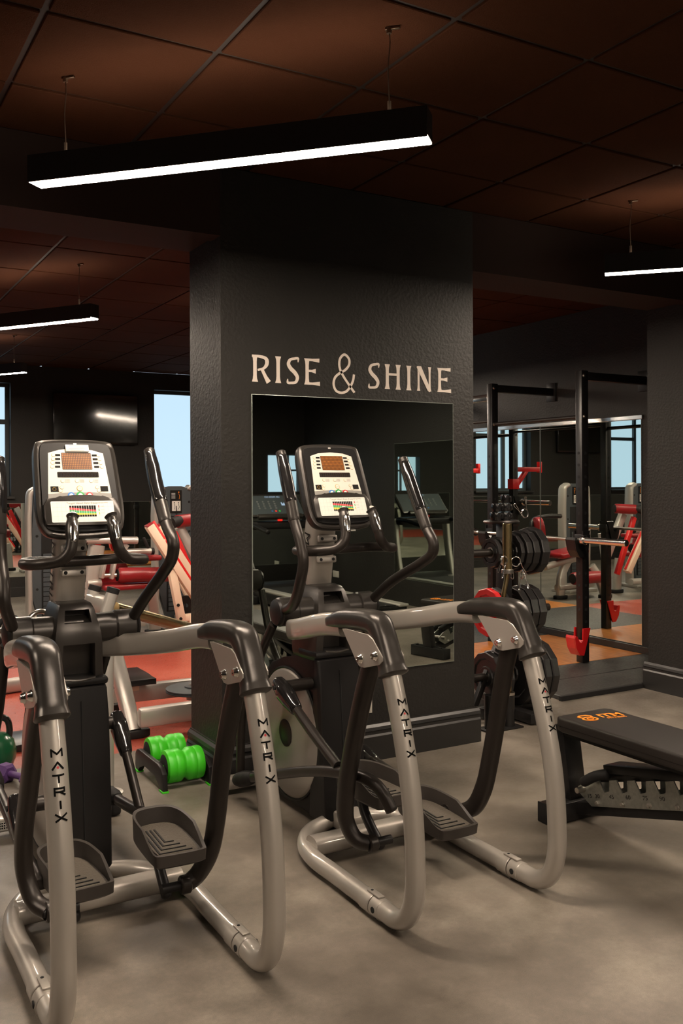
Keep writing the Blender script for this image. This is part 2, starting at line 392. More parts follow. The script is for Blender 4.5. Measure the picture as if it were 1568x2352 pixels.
# mirrors: each a glass plate with bevelled rim
def mirror(name, lo, hi, face, label, group=None):
    o = MB().span(lo, hi).build(name, 'mirror_edge', smooth=0)
    ax = 'xyz'.index(face[1]); sgn = -1 if face[0] == '-' else 1
    l2, h2 = list(lo), list(hi); e = .003
    for k in range(3):
        if k != ax: l2[k] += e; h2[k] -= e
    if sgn < 0: h2[ax] = lo[ax]; l2[ax] = lo[ax]-.001
    else: l2[ax] = hi[ax]; h2[ax] = hi[ax]+.001
    MB().span(l2, h2).build('mirror_glass', 'mirror', o, smooth=0)
    return tag(o, label, 'mirror', group)
mirror('wall_mirror', (1.847, PY0-.006, .46), (3.056, PY0, 1.876), '-y', 'tall mirror on the dark pillar wall under the RISE & SHINE lettering')
mirror('wall_mirror', (XW-.006, 5.32, .09), (XW, 6.525, 1.955), '-x', 'large gym mirror behind the squat rack, panel beside the wall pier')
mirror('wall_mirror', (XW-.006, 6.535, .09), (XW, 7.74, 1.955), '-x', 'second mirror panel behind the squat rack, behind the weight tree')
mirror('wall_mirror', (-2.5, YF-.006, .25), (XW-.1, YF, 1.19), '-y', 'long low mirror along the far wall below the windows')
mirror('wall_mirror', (3.5, YB, .3), (6.0, YB+.006, 1.27), '+y', 'back wall mirror in front of the treadmills, seen only in reflection')
mirror('wall_mirror', (XR-.006, -1.08, .3), (XR, 2.9, 1.9), '-x', 'side wall mirror beside the treadmills, seen only in reflection')
ch = MB().span((XW-.02, 5.3, 1.955), (XW, 7.76, 1.99), .003).build('mirror_trim', 'chrome', smooth=0); tag(ch, 'bright metal strip along the top of the rack mirrors', 'trim')
# baseboards
def baseboard(name, p, q, nrm):
    p, q, nrm = Vector((*p, 0)), Vector((*q, 0)), Vector((*nrm, 0)); d = (q-p); L = d.length; d.normalize(); mb = MB()
    prof = [(0, 0), (.026, 0), (.026, .125), (.019, .135), (.019, .150), (.024, .156), (.020, .172), (.008, .185), (.008, .19), (0, .19)]
    k = len(prof); vs_ = [p+d*(-0.0)+nrm*a+Z*z for a, z in prof]+[p+d*L+nrm*a+Z*z for a, z in prof]
    mb.add(vs_, [(i, (i+1) % k, k+(i+1) % k, k+i) for i in range(k)]+[tuple(range(k)), tuple(range(2*k-1, k-1, -1))])
    return struct(mb.build(name, 'trim_paint', smooth=25))
baseboard('baseboard_center', (PX0-.026, PY0), (PX1+.026, PY0), (0, -1))
baseboard('baseboard_center_left', (PX0, PY0), (PX0, PY1), (-1, 0))
baseboard('baseboard_center_right', (PX1, PY0), (PX1, PY1), (1, 0))
baseboard('baseboard_pier', (5.05, 3.4), (5.05, PY1+.026), (-1, 0))
baseboard('baseboard_pier_back', (5.05, PY1), (XW, PY1), (0, 1))
struct(MB().span((XW-.03, PY1, 0), (XW, YF, .085), .003).build('baseboard_rack', 'trim_paint', smooth=0))
struct(MB().span((XL, YF-.03, 0), (XW, YF, .12), .003).build('baseboard_far', 'trim_paint', smooth=0))

# ------------------------------------------------------------------ pendant lamps
LD = Vector((.682, -.731, 0)).normalized()
def pendant(c, label, L=1.5, dirv=None):
    """c: centre on plan; profile 95 mm deep hanging on two wires"""
    d = LD if dirv is None else Vector((*dirv, 0)).normalized(); s_ = Vector((-d.y, d.x, 0)); W = .088; H = .10; zt = 2.66
    t = thing('pendant_lamp', (c[0], c[1], zt-H), label, 'lamp', 'linear pendant lamps')
    Rm = Matrix((d, s_, Z)).transposed(); o = (c[0], c[1], zt-H); C0 = Vector((c[0], c[1], 0))
    mb = MB()
    for sg in (-1, 1): mb.box(C0+s_*sg*(W/2-.003)+Z*(zt-H/2), (L, .006, H), .001, Rm, 1)
    for sg in (-1, 1): mb.box(C0+d*sg*(L/2-.004)+Z*(zt-H/2+.004), (.008, W-.01, H-.008), .001, Rm, 1)
    mb.box(C0+Z*(zt-.03), (L-.016, W-.012, .004), 0, Rm)
    mb.build('housing', 'lamp_body', t, o)
    MB().box(C0+Z*(zt-H+.006), (L-.006, W-.014, .012), .001, Rm, 1).build('diffuser', 'lamp_glow', t, o, smooth=0)
    MB().box(C0+Z*(zt-.024), (L-.1, W-.024, .004), 0, Rm).build('uplight', 'lamp_upglow', t, o, smooth=0)
    for sg in (-1, 1):
        p = C0+d*sg*.615
        w = MB().sweep([p+Z*(zt-.02), p+Z*(zt+.04)+s_*.001, p+Z*(zt+.15)-d*.004, p+Z*(zt+.24)+d*.003, p+Z*(ZC-.012)], .0022, sub=4, seg=6).build('wire', 'wire', t, o)
        MB().cyl(p+Z*(zt-.005), p+Z*(zt+.045), .006, 8).build('wire_gripper', 'wire', w, o)
        MB().cyl(p+Z*(ZC-.022), p+Z*(ZC+.0), .009, 8).build('ceiling_fixing', 'wire', w, o)
        MB().box(p+Z*(ZC-.006)+d*.012, (.05, .012, .008), .001, Rm, 1).build('fixing_clip', 'wire', w, o)
    return t
L1 = Vector((1.238, 2.995))
pendant(L1, 'large lit black linear pendant lamp nearest the camera, above the ellipticals')
pendant((4.22, 3.03), 'lit black linear pendant lamp at the right edge, above the bench')
pendant((1.255, 6.86), 'lit black linear pendant lamp in the rear room beyond the ceiling beam', dirv=(.56, -.84))
pendant((1.45, 10.25), 'farthest lit linear pendant lamp, small at the left edge', dirv=(.56, -.84))
pendant((3.3, 6.5), 'added pendant lamp hidden behind the pillar, brightening the rear room')  # extra lamp out of sight, added to lift the light in the rear room
pendant((-1.5, 7.2), 'added pendant lamp left of the frame, brightening the rear room')  # added out of view as fill for the dim left background
pendant((4.6, 8.6), 'pendant lamp hanging over the rear room behind the pillar')
pendant((1.30, .35), 'pendant lamp hanging above the camera')
pendant((-1.75, 3.0), 'pendant lamp hanging left of the frame above the cardio row')
pendant((4.2, -.6), 'pendant lamp hanging above the treadmills')
pendant((1.24, -3.4), 'pendant lamp hanging well behind the camera')
pendant((1.0, -6.6), 'pendant lamp near the rear wall of the room')
# ------------------------------------------------------------------ ellipticals
EO = (0, 2.6, 0)
def loft(mb, outline, rings, o, ax, ay):
    """rings: (scale_x, scale_y, shift_v, n)"""
    o, ax, ay = Vector(o), Vector(ax), Vector(ay); nz = ax.cross(ay); k = len(outline); vs_ = []; fs = []
    for sx, sy, dv, n_ in rings:
        for u, v in outline: vs_.append(o+ax*(u*sx)+ay*(v*sy+dv)+nz*n_)
    for i in range(len(rings)-1):
        for j in range(k): fs.append((i*k+j, i*k+(j+1) % k, (i+1)*k+(j+1) % k, (i+1)*k+j))
    fs.append(tuple(range(k))); fs.append(tuple((len(rings)-1)*k+j for j in range(k)))
    return mb.add(vs_, fs)
def chaikin(p, it=2):
    for _ in range(it):
        q = []
        for i in range(len(p)):
            a, b_ = Vector(p[i]), Vector(p[(i+1) % len(p)]); q += [a*.75+b_*.25, a*.25+b_*.75]
        p = [tuple(v) for v in q]
    return p
# strokes of the letters stacked on the upright tubes, unit box -.5...5 x 0..1
def stacked_letters(centre_fn, z_list, r, w=.027, h=.0165, sw=.0047):
    """letters bent round the tube; centre_fn(z) -> tube centre; faces -y"""
    G = {'M': [[(-.5, 0), (-.5, 1), (0, .35), (.5, 1), (.5, 0)]], 'A': [[(-.5, 0), (0, 1), (.5, 0)]], 'T': [[(-.5, 1), (.5, 1)], [(0, .93), (0, 0)]],
         'R': [[(-.45, 0), (-.45, 1), (.45, 1), (.45, .5), (-.3, .5)], [(.0, .5), (.5, 0)]], 'I': [[(0, 0), (0, 1)]], 'X': [[(-.5, 0), (.5, 1)], [(-.5, 1), (.5, 0)]]}
    mb = MB(); dot = MB()
    def wrap(u, z):
        c = centre_fn(z); a = u/r; rr = r+.0012
        return Vector((c.x+math.sin(a)*rr, c.y-math.cos(a)*(r*1.05+.0015), z))
    for ch_, z0 in zip('MATRIX', z_list):
        for st in G[ch_]:
            for (x0, y0), (x1, y1) in zip(st[:-1], st[1:]):
                a = Vector((x0*w, y0*h)); b_ = Vector((x1*w, y1*h)); d = (b_-a).normalized(); n_ = Vector((-d.y, d.x))*sw/2
                a -= d*sw*.35; b_ += d*sw*.35; K = 5; vs_ = []
                for k in range(K+1):
                    p = a+(b_-a)*k/K
                    for sg in (1, -1): q = p+n_*sg; vs_.append(wrap(q.x, z0+q.y))
                mb.add(vs_, [(2*k, 2*k+1, 2*k+3, 2*k+2) for k in range(K)])
        if ch_ == 'A':
            c = wrap(0, z0+.28*h); vs_ = [c]
            for k in range(10): a = 2*PI*k/10; vs_.append(wrap(.0034*math.cos(a), z0+.28*h+.0034*math.sin(a)))
            dot.add(vs_, [(0, 1+k, 1+(k+1) % 10) for k in range(10)])
    return mb, dot
TUBE = [(2.555, .038), (2.47, .042), (2.408, .078), (2.373, .155), (2.368, .27), (2.385, .45), (2.43, .63), (2.49, .80), (2.535, .91)]
TUBE_S = catmull([(0, a, z) for a, z in TUBE], 8)
def tube_centre(x):
    def fn(z):
        for a, b_ in zip(TUBE_S[:-1], TUBE_S[1:]):
            if a.z <= z <= b_.z and a.z > .06: t = (z-a.z)/(b_.z-a.z); return Vector((x, a.y+(b_.y-a.y)*t, z))
        return Vector((x, TUBE_S[-1].y, z))
    return fn
CO = Vector((0, 3.375, 1.435)); CT = math.radians(22.5); CX = X; CY = Vector((0, math.sin(CT), math.cos(CT))); CN = CX.cross(CY)
def elliptical_static():
    t = thing('elliptical_trainer', (0, 0, 0), '', 'elliptical')
    HW = .295
    for s in (-1, 1):
        MB().sweep([(s*HW, 2.60, .038), (s*HW, 2.85, .038), (s*HW, 3.03, .038), (s*.265, 3.16, .038), (s*.19, 3.27, .038), (s*.06, 3.34, .038)], .0325, seg=20, sub=8).build('base_rail', 'silver', t, EO)
        c = MB().cyl((s*HW, 2.66, .038), (s*HW, 2.60, .038), .0360, 24, bev=.002)
        c.cyl((s*HW, 2.596, .038), (s*HW, 2.545, .038), .0350, 24, bev=.002); c.box((s*HW, 2.60, .0755), (.024, .075, .006), .002); c.box((s*HW, 2.62, .004), (.03, .05, .008), .001)
        c = c.build('rail_collar', 'silver', t, EO)
        b_ = MB().cyl((s*HW, 2.622, .0775), (s*HW, 2.622, .080), .005, 10)
        for sg in (-1, 1): b_.cyl((s*HW+sg*.034, 2.565, .042), (s*HW+sg*.0370, 2.565, .042), .010, 12)
        b_.build('collar_hole', 'dark_void', c, EO)
        u = MB().sweep([(s*HW, a, z) for a, z in TUBE], .0325, up=(1, 0, 0), seg=24, sub=8).build('upright_tube', 'silver', t, EO)
        lt, dt = stacked_letters(tube_centre(s*HW), [.740-.0305*k for k in range(6)], .0325)
        l_ = lt.build('lettering', 'letter_black', u, EO, smooth=0); l_['label'] = 'black brand lettering stacked down the tube'
        dt.build('letter_dot', 'btn_red', u, EO, smooth=0)
        # shroud over the top bend
        cap = MB().sweep([(s*HW, 2.487, .828), (s*HW, 2.497, .848), (s*HW, 2.522, .898), (s*HW, 2.548, .946), (s*HW, 2.572, .974), (s*HW, 2.61, .982), (s*HW, 2.70, .978), (s*HW, 2.80, .966), (s*HW, 2.89, .945)],
                         [.046, .040, .0375, .0375, .0385, .0375, .0365, .035, .024], [.047, .042, .040, .040, .041, .041, .040, .038, .029], up=(1, 0, 0), seg=24, sub=6, n=2.8, round_cap=.010)
        cap.build('frame_cap', 'shroud', t, EO)
        poly = [(2.745, .942), (2.72, .945), (2.575, .946), (2.545, .935), (2.488, .885), (2.488, .872), (2.505, .858), (2.60, .832), (2.632, .832), (2.652, .846)]
        for sg in (-1, 1):
            p = MB().prism([(q[0]-2.6, q[1]) for q in poly], (s*HW+sg*.040-.0025, 2.6, 0), Y, Z, .005, .0012, 1).build('bracket_plate', 'plate_silver', t, EO)
            for yy, zz in ((2.622, .859), (2.529, .883)):
                q0 = s*HW+sg*.0425
                bo = MB().lathe([(.017, 0), (.017, .002), (.0165, .003), (0.0135, .006), (.012, .011), (.0095, .0135), (.005, .0135), (.004, .0105), (0, .0105)], (q0, yy, zz), (sg, 0, 0), 20)
                bo.build('bracket_bolt', 'chrome', p, EO)
        MB().sweep([(s*HW, 2.80, .945), (s*HW, 2.90, .935), (s*.292, 3.0, .917), (s*.280, 3.12, .890), (s*.25, 3.26, .862), (s*.19, 3.41, .838), (s*.08, 3.52, .825)], .027, .042, up=(0, 0, 1), seg=20, sub=8, n=3.2).build('frame_beam', 'silver', t, EO)
        # side disc over the crank
        d = MB().lathe([(0, 0), (.272, 0), (.281, .004), (.283, .014), (.277, .020), (.270, .023), (.18, .028), (0, .031)], (s*.078, 3.645, .34), (s, 0, 0), 56).build('crank_disc', 'plate_silver', t, EO)
        MB().lathe([(.060, 0), (.060, .003), (.054, .0055), (0, .0065)], (s*.107, 3.645, .34), (s, 0, 0), 28).build('disc_cap', 'bronze', d, EO)
        MB().ring((s*.092, 3.645, .34), (s, 0, 0), .286, .006, 56, 8).build('disc_rim', 'black_plastic', d, EO)
        g = MB().cyl((s*.15, 3.47, .903), (s*.232, 3.47, .903), .061, 28, bev=.007); g.build('pivot_hub', 'shroud', t, EO)
        MB().lathe([(.057, 0), (.053, .010), (.034, .017), (0, .019)], (s*.2322, 3.47, .903), (s, 0, 0), 24).build('hub_cap', 'black_plastic', t, EO)
        MB().box((s*.295, 3.97, .042), (.05, .075, .075), .016, seg=3).build('end_cap', 'rubber', t, EO)
    MB().sweep([(-.275, 3.09, .062), (.275, 3.09, .062)], .046, .036, sub=1, n=2.6, seg=20).build('cross_tube', 'silver', t, EO)
    MB().box((0, 3.97, .05), (.56, .07, .055), .012).build('front_stabiliser', 'silver', t, EO)
    MB().box((0, 3.55, .055), (.12, .72, .07), .01).build('base_spine', 'silver', t, EO)
    st = MB().box((-.17, 3.9335, .05), (.045, .001, .034)).build('sticker', 'chart_white', t, EO, smooth=0)
    lb = MB()
    for k in range(3):
        for j in range(4): lb.box((-.184+.009*j, 3.9328, .062-.010*k), (.006, .0006, .006))
    lb.build('sticker_print', 'print_dark', st, EO, smooth=0)
    # drive housing
    prof = [(3.36, .03), (3.365, .30), (3.37, .60), (3.38, .70), (3.47, .715), (3.58, .69), (3.70, .665), (3.83, .625), (3.92, .54), (3.975, .42), (3.985, .25), (3.975, .03)]
    MB().prism([(p[0]-2.6, p[1]) for p in prof], (-.088, 2.6, 0), Y, Z, .176, .012, 3).build('drive_housing', 'black_plastic', t, EO)
    MB().prism([(3.33-2.6, .03), (3.30-2.6, .05), (3.318-2.6, .30), (3.345-2.6, .60), (3.36-2.6, .70), (3.40-2.6, .72), (3.45-2.6, .03)], (-.098, 2.6, 0), Y, Z, .196, .012, 3).build('rear_cover', 'black_plastic', t, EO)
    MB().box((0, 3.322, .36), (.004, .004, .6), 0, Matrix.Rotation(math.radians(-5), 3, 'X')).build('cover_seam', 'dark_void', t, EO)
    MB().box((0, 3.45, .722), (.21, .17, .03), .012).build('housing_lid', 'black_plastic', t, EO)
    # cup holder tower
    tw = MB(); rows = [(.690, .086, 3.395), (.705, .094, 3.388), (.73, .098, 3.386), (.86, .092, 3.378), (.895, .088, 3.380), (.915, .084, 3.384), (.935, .080, 3.392), (.982, .070, 3.410), (1.0, .062, 3.425), (1.007, .05, 3.44)]
    us = [-1, -.93, -.62, .62, .93, 1]; g = {}
    dep = [.03, .006, 0, 0, .006, .03]
    for i, (z, hw, yy) in enumerate(rows):
        for j, u in enumerate(us): g[i, j] = len(tw.v); tw.v.append(Vector((u*hw, yy+dep[j], z)))
    holes = {(2, 2), (6, 2)}
    for i in range(len(rows)-1):
        for j in range(5):
            if (i, j) in holes:
                a = [g[i, j], g[i, j+1], g[i+1, j+1], g[i+1, j]]; bk = []
                for q in a: bk.append(len(tw.v)); tw.v.append(tw.v[q]+Vector((0, .075 if i == 2 else .06, .0)))
                for q in range(4): tw.f.append((a[q], a[(q+1) % 4], bk[(q+1) % 4], bk[q]))
                tw.f.append(tuple(bk))
            else: tw.f.append((g[i, j], g[i, j+1], g[i+1, j+1], g[i+1, j]))
    n0 = len(tw.v)
    for i, (z, hw, yy) in enumerate(rows):
        for sg in (-1, 1): tw.v.append(Vector((sg*hw*1.02, 3.60-.02*i/9, z)))
    for i in range(len(rows)-1):
        tw.f += [(g[i, 0], g[i+1, 0], n0+2*i+2, n0+2*i), (g[i, 5], n0+2*i+1, n0+2*i+3, g[i+1, 5]), (n0+2*i, n0+2*i+2, n0+2*i+3, n0+2*i+1)]
    tw.f.append(tuple([g[9, j] for j in range(6)]+[n0+19, n0+18])); tw.f.append(tuple([g[0, j] for j in range(6)]+[n0+1, n0]))
    tw.build('cup_holder', 'shroud', t, EO, smooth=30)
    MB().sweep([(-.056, 3.374, .735), (0, 3.368, .73), (.056, 3.374, .735)], .006, sub=4, seg=8).build('holder_lip', 'shroud', t, EO)
    MB().cyl((-.15, 3.47, .903), (.15, 3.47, .903), .055, 24).build('pivot_axle', 'shroud', t, EO)
    mast = MB().sweep([(0, 3.615, .74), (0, 3.575, .95), (0, 3.535, 1.15), (0, 3.505, 1.30)], [.066, .064, .060, .058], [.062, .060, .058, .056], up=(1, 0, 0), seg=20, sub=4, n=4).build('mast', 'silver', t, EO)
    for sx in (-1, 1):
        l_ = text_mb('XIRTAM' if False else 'MATRIX', .075, (sx*.0605, 3.548, 1.10), Vector((0, -.19*0+.19, -.98)) if sx < 0 else Vector((0, -.19, .98)), Vector((0, -.98, -.19)) if sx < 0 else Vector((0, -.98, -.19)), .0006)
        o_ = l_.build('mast_lettering', 'print_dark', mast, EO, smooth=0); o_['label'] = 'black brand lettering up the mast side'
    for zz, yy in ((1.205, 3.452), (1.115, 3.462)):
        k = MB().box((0, yy, zz), (.094, .016, .030), .007, Matrix.Rotation(math.radians(-11), 3, 'X'), 3).build('bar_clamp', 'plate_silver', t, EO)
        kb = MB()
        for sx in (-1, 1): kb.cyl((sx*.03, yy-.006, zz+.0), (sx*.03, yy-.0095, zz+.001), .007, 12)
        kb.build('clamp_bolt', 'dark_void', k, EO)
    # fixed handlebar with pulse grips
    MB().sweep([(-.075, 3.165, 1.255), (-.085, 3.16, 1.215), (-.115, 3.17, 1.185), (-.165, 3.20, 1.175), (-.20, 3.25, 1.17), (-.205, 3.32, 1.168), (-.17, 3.40, 1.165), (-.06, 3.425, 1.16), (.06, 3.425, 1.16), (.17, 3.40, 1.165), (.205, 3.32, 1.168), (.20, 3.25, 1.17), (.165, 3.20, 1.175), (.115, 3.17, 1.185), (.085, 3.16, 1.215), (.075, 3.165, 1.255)], .0198, seg=14, sub=5).build('handlebar', 'bronze', t, EO)
    for s in (-1, 1):
        gr = MB().sweep([(s*.0755, 3.165, 1.245), (s*.0735, 3.175, 1.275), (s*.071, 3.185, 1.305), (s*.068, 3.195, 1.325), (s*.066, 3.200, 1.334)], [.019, .0225, .022, .018, .022], [.019, .0225, .022, .020, .026], seg=14, sub=4, round_cap=.005).build('pulse_grip', 'shroud', t, EO)
        MB().sweep([(s*.0760, 3.148, 1.252), (s*.0740, 3.155, 1.277), (s*.0715, 3.166, 1.305), (s*.069, 3.180, 1.322)], [.010, .014, .0135, .008], .007, seg=10, sub=4, round_cap=.003).build('pulse_sensor', 'chrome', gr, EO)
        MB().cyl((s*.066, 3.194, 1.341), (s*.066, 3.192, 1.344), .012, 12).build('grip_button', 'white_plastic', gr, EO)
    # ---- console
    ol = chaikin([(-.130, .190), (.130, .190), (.150, .160), (.155, .02), (.160, -.11), (.143, -.176), (.095, -.198), (-.095, -.198), (-.143, -.176), (-.160, -.11), (-.155, .02), (-.150, .160)], 2)
    sh = MB(); loft(sh, ol, [(.86, .90, 0, -.001), (.93, .955, 0, .004), (.985, .99, 0, 0), (1.0, 1.0, 0, -.012), (.985, .98, .003, -.040), (.90, .90, .016, -.070), (.66, .70, .03, -.092)], CO, CX, CY)
    sh.build('console_shell', 'shroud', t, EO, smooth=45)
    def P_(u, v, n_=0): return CO+CX*u+CY*v+CN*n_
    hd = MB().prism(chaikin([(-.118, .172), (.118, .172), (.130, .150), (.135, -.03), (.138, -.152), (.11, -.174), (-.11, -.174), (-.138, -.152), (-.135, -.03), (-.130, .150)], 2), P_(0, 0, .0005), CX, CY, .006, .002, 1).build('console_bezel', 'black_plastic', t, EO)
    ov = MB().prism([(-.100, .130), (-.06, .143), (0, .148), (.06, .143), (.100, .130), (.113, -.030), (-.113, -.030)], P_(0, 0, .0062), CX, CY, .0012).build('console_overlay', 'overlay_white', t, EO, smooth=0)
    SX = .885
    def P_(u, v, n_=0): return CO+CX*(u*SX)+CY*v+CN*n_
    def plate(u, v, w, h, m_, nm, par=ov, n_=.0075, th=.0008, r=.002):
        return MB().prism(roundrect(w*SX, h, r, 2), P_(u, v, n_), CX, CY, th).build(nm, m_, par, EO, smooth=0)
    plate(0, .168, .014, .006, 'print_pale', 'logo_badge', ov, .0068)
    plate(0, .098, .122, .066, 'led_back', 'led_screen')
    dots = MB()
    for i in range(17):
        for j in range(9):
            c = P_(-.056+.007*i, .070+.007*j, .0085); dots.add([c-CX*.0021-CY*.0024, c+CX*.0021-CY*.0024, c+CX*.0021+CY*.0024, c-CX*.0021+CY*.0024], [(0, 1, 2, 3)])
    dots.build('led_dots', 'led_orange', ov, EO, smooth=0)['kind'] = 'stuff'
    plate(0, .044, .168, .021, 'print_dark', 'digit_screen')
    dg = MB()
    for i in range(14):
        for j in (0, 1): dg.ring(P_(-.075+.0115*i, .0395+.009*j, .0085), CN, .0030, .0005, 4, 4)
    dg.build('digits', 'led_dim', ov, EO, smooth=0)['kind'] = 'stuff'
    bt = MB(); rg = MB(); tg = MB(); lb = MB()
    for s in (-1, 1):
        for k in range(4):
            u, v = s*(.093+.0028*k), .122-.0155*k
            bt.lathe([(.0062, 0), (.0062, .0012), (0, .0015)], P_(u, v, .0075), CN, 12); rg.ring(P_(u, v, .0078), CN, .0064, .0008, 14, 6)
            tg.box(P_(s*(.075+.0016*k), v, .0078), (.018, .0075, .0008), 0, Matrix((CX, CY, CN)).transposed())
        for k in (0, 1):
            u, v = s*(.072+.006*k), -.006-.013*k
            bt.lathe([(.0062, 0), (.0062, .0012), (0, .0015)], P_(u, v, .0075), CN, 12); rg.ring(P_(u, v, .0078), CN, .0064, .0008, 14, 6)
        tg.box(P_(s*.101, -.012, .0078), (.028, .021, .0008), 0, Matrix((CX, CY, CN)).transposed())
        rg.ring(P_(-.102, -.012, .0085), CN, .006, .0009, 14, 6)
    for k in (-1, 0, 1):
        bt.lathe([(.0065, 0), (.0065, .0012), (0, .0015)], P_(k*.058-.008, .0195, .0075), CN, 12); rg.ring(P_(k*.058-.008, .0195, .0078), CN, .0066, .0006, 14, 6)
        for q in range(4): lb.box(P_(k*.058+.004, .0245-.0035*q, .0077), (.0016, .0016, .0006), 0, Matrix((CX, CY, CN)).transposed())
        for q in range(4): lb.box(P_(k*.058+.014, .0245-.0035*q, .0077), (.013, .0010, .0004), 0, Matrix((CX, CY, CN)).transposed())
    bt.lathe([(.0092, 0), (.0092, .0014), (0, .0018)], P_(0, -.010, .0075), CN, 16); rg.ring(P_(0, -.010, .0079), CN, .0096, .0013, 18, 6)
    bt.build('buttons', 'overlay_white', ov, EO)['kind'] = 'stuff'; rg.build('button_rings', 'ring_gold', ov, EO)['kind'] = 'stuff'; tg.build('button_tags', 'print_dark', ov, EO, smooth=0)['kind'] = 'stuff'; lb.build('small_print', 'print_grey', ov, EO, smooth=0)['kind'] = 'stuff'
    text_mb('START', .0042, P_(0, -.010, .0094), CX, CY, .0002).build('button_print', 'print_grey', ov, EO, smooth=0)
    MB().prism([(-.113, -.0305), (-.045, -.026), (.045, -.026), (.113, -.0305), (.114, -.050), (-.114, -.050)], P_(0, 0, .0064), CX, CY, .0012).build('overlay_band', 'print_grey', t, EO, smooth=0)
    for u, m_ in ((-.037, 'btn_blue'), (0, 'btn_green'), (.037, 'btn_red')):
        r_ = .0145 if u == 0 else .0125
        k = MB().lathe([(r_, 0), (r_, .0016), (r_*.6, .002), (0, .002)], P_(u, -.037, .0074), CN, 18).build('key_button', m_, t, EO)
        MB().lathe([(r_*.55, 0), (r_*.55, .0008), (0, .001)], P_(u, -.037, .0094), CN, 14).build('key_face', 'chart_white', k, EO)
    # lower ledge with the heart rate card
    lg = MB().prism(chaikin([(-.134, -.050), (-.078, -.050), (-.065, -.041), (.065, -.041), (.078, -.050), (.134, -.050), (.136, -.148), (.124, -.156), (-.124, -.156), (-.136, -.148)], 1), P_(0, 0, .004), CX, CY, .017, .004, 2).build('console_ledge', 'shroud', t, EO)
    cd = MB().prism(roundrect(.224, .080, .004, 2), P_(0, -.105, .0213), CX, CY, .001).build('chart_card', 'chart_white', t, EO, smooth=0)
    grid = MB(); B3 = Matrix((CX, CY, CN)).transposed()
    for k in range(15): grid.box(P_(-.119+.017*k, -.105, .0224), (.0004, .074, .0002), 0, B3)
    for k in range(5): grid.box(P_(0, -.139+.017*k, .0224), (.218, .0004, .0002), 0, B3)
    grid.build('card_grid', 'print_pale', cd, EO, smooth=0)['kind'] = 'stuff'
    parts = {'print_dark': MB(), 'chart_red': MB(), 'chart_green': MB(), 'chart_yellow': MB()}
    for k in range(11):
        u = -.050+.0098*k; top = -.083; sh_ = .0011*k
        segs = [(top, top-.007-sh_*.9, 'print_dark'), (top-.007-sh_*.9, top-.0155-sh_*.75, 'chart_red'), (top-.0155-sh_*.75, top-.0265-sh_*.45, 'chart_green'), (top-.0265-sh_*.45, top-.035, 'chart_yellow'), (top-.035, top-.042, 'print_dark')]
        for a, b_, m_ in segs: parts[m_].box(P_(u, (a+b_)/2, .0228), (.0071, a-b_, .0006), 0, B3)
    for k, m_ in enumerate(('chart_red', 'chart_green', 'chart_yellow')): parts[m_].box(P_(.0645, -.087-.013*k, .0228), (.003, .009, .0004), 0, B3)
    for m_, p in parts.items(): p.build('chart_bars', m_, cd, EO, smooth=0)['kind'] = 'stuff'
    tx = text_mb('Target Heart Rate Zone', .0112, P_(-.002, -.0735, .0226), CX, CY, .0003); tx2 = text_mb('220-Age=MHR', .0062, P_(.082, -.0725, .0226), CX, CY, .0003)
    tx.add(tx2.v, tx2.f)
    for k in range(3): q = text_mb('60-80%', .0042, P_(.079, -.087-.013*k, .0226), CX, CY, .0003); tx.add(q.v, q.f)
    tx.build('card_print', 'print_grey', cd, EO, smooth=0)['kind'] = 'stuff'
    plate(0, -.169, .05, .013, 'dark_void', 'ledge_slot', t, .006)
    MB().box(P_(.035, -.195, -.012), (.05, .016, .001), 0, Matrix((CX, CY, CN)).transposed()).build('serial_sticker', 'chart_white', t, EO, smooth=0)
    MB().box((0, 3.49, 1.30), (.11, .09, .12), .02, Matrix.Rotation(math.radians(-15), 3, 'X'), 3).build('console_neck', 'shroud', t, EO)
    return t
def footplate(t, cx, cy, cz, rz, tilt):
    """pedal tray: rim wall on three sides, ribbed tread"""
    Rm = Matrix.Translation((cx, cy, cz)) @ Matrix.Rotation(rz, 4, 'Z') @ Matrix.Rotation(tilt, 4, 'X')
    ol = chaikin([(-.070, -.17), (.070, -.17), (.085, -.15), (.088, .05), (.078, .14), (.045, .185), (-.045, .185), (-.078, .14), (-.088, .05), (-.085, -.15)], 2)
    k = len(ol); mb = MB(); vs_ = []; rings = []
    def hgt(v): # wall: low at the heel, tall at the toe
        a = min(1, max(0, (v+.13)/.10)); return .014+.040*a
    for sc, kind in ((.86, 'b'), (1.0, 'm'), (1.02, 't'), (.93, 'i'), (.90, 'f')):
        rings.append(len(vs_))
        for u, v in ol:
            z = {'b': -.035, 'm': -.022, 't': hgt(v), 'i': hgt(v)-.002, 'f': 0.0}[kind]
            vs_.append(Vector((u*sc, v*sc, z)))
    fs = []
    for i in range(4):
        for j in range(k): fs.append((rings[i]+j, rings[i]+(j+1) % k, rings[i+1]+(j+1) % k, rings[i+1]+j))
    fs.append(tuple(rings[0]+j for j in range(k))); fs.append(tuple(rings[4]+j for j in range(k)))
    mb.add([Rm @ v for v in vs_], fs); p = mb.build('pedal', 'pedal_plastic', t, EO, smooth=40)
    tr = MB(); tr.prism([(u*.80, v*.84) for u, v in ol], (0, 0, .0005), X, Y, .004, .001, 1)
    tr.v = [Rm @ v for v in tr.v]; tr.build('pedal_tread', 'pedal_tread', p, EO)
    rb = MB()
    for q in range(4):
        w = .058-.014*q; y0 = -.125+.03*q; y1 = .09-.0*q
        rb.ribbon([(-w, y1), (-w, y0), (w*.8, y0)], .0055, (0, 0, .0045), X, Y, .003)
    rb.v = [Rm @ v for v in rb.v]; rb.build('tread_groove', 'dark_void', p, EO, smooth=0)
    return p
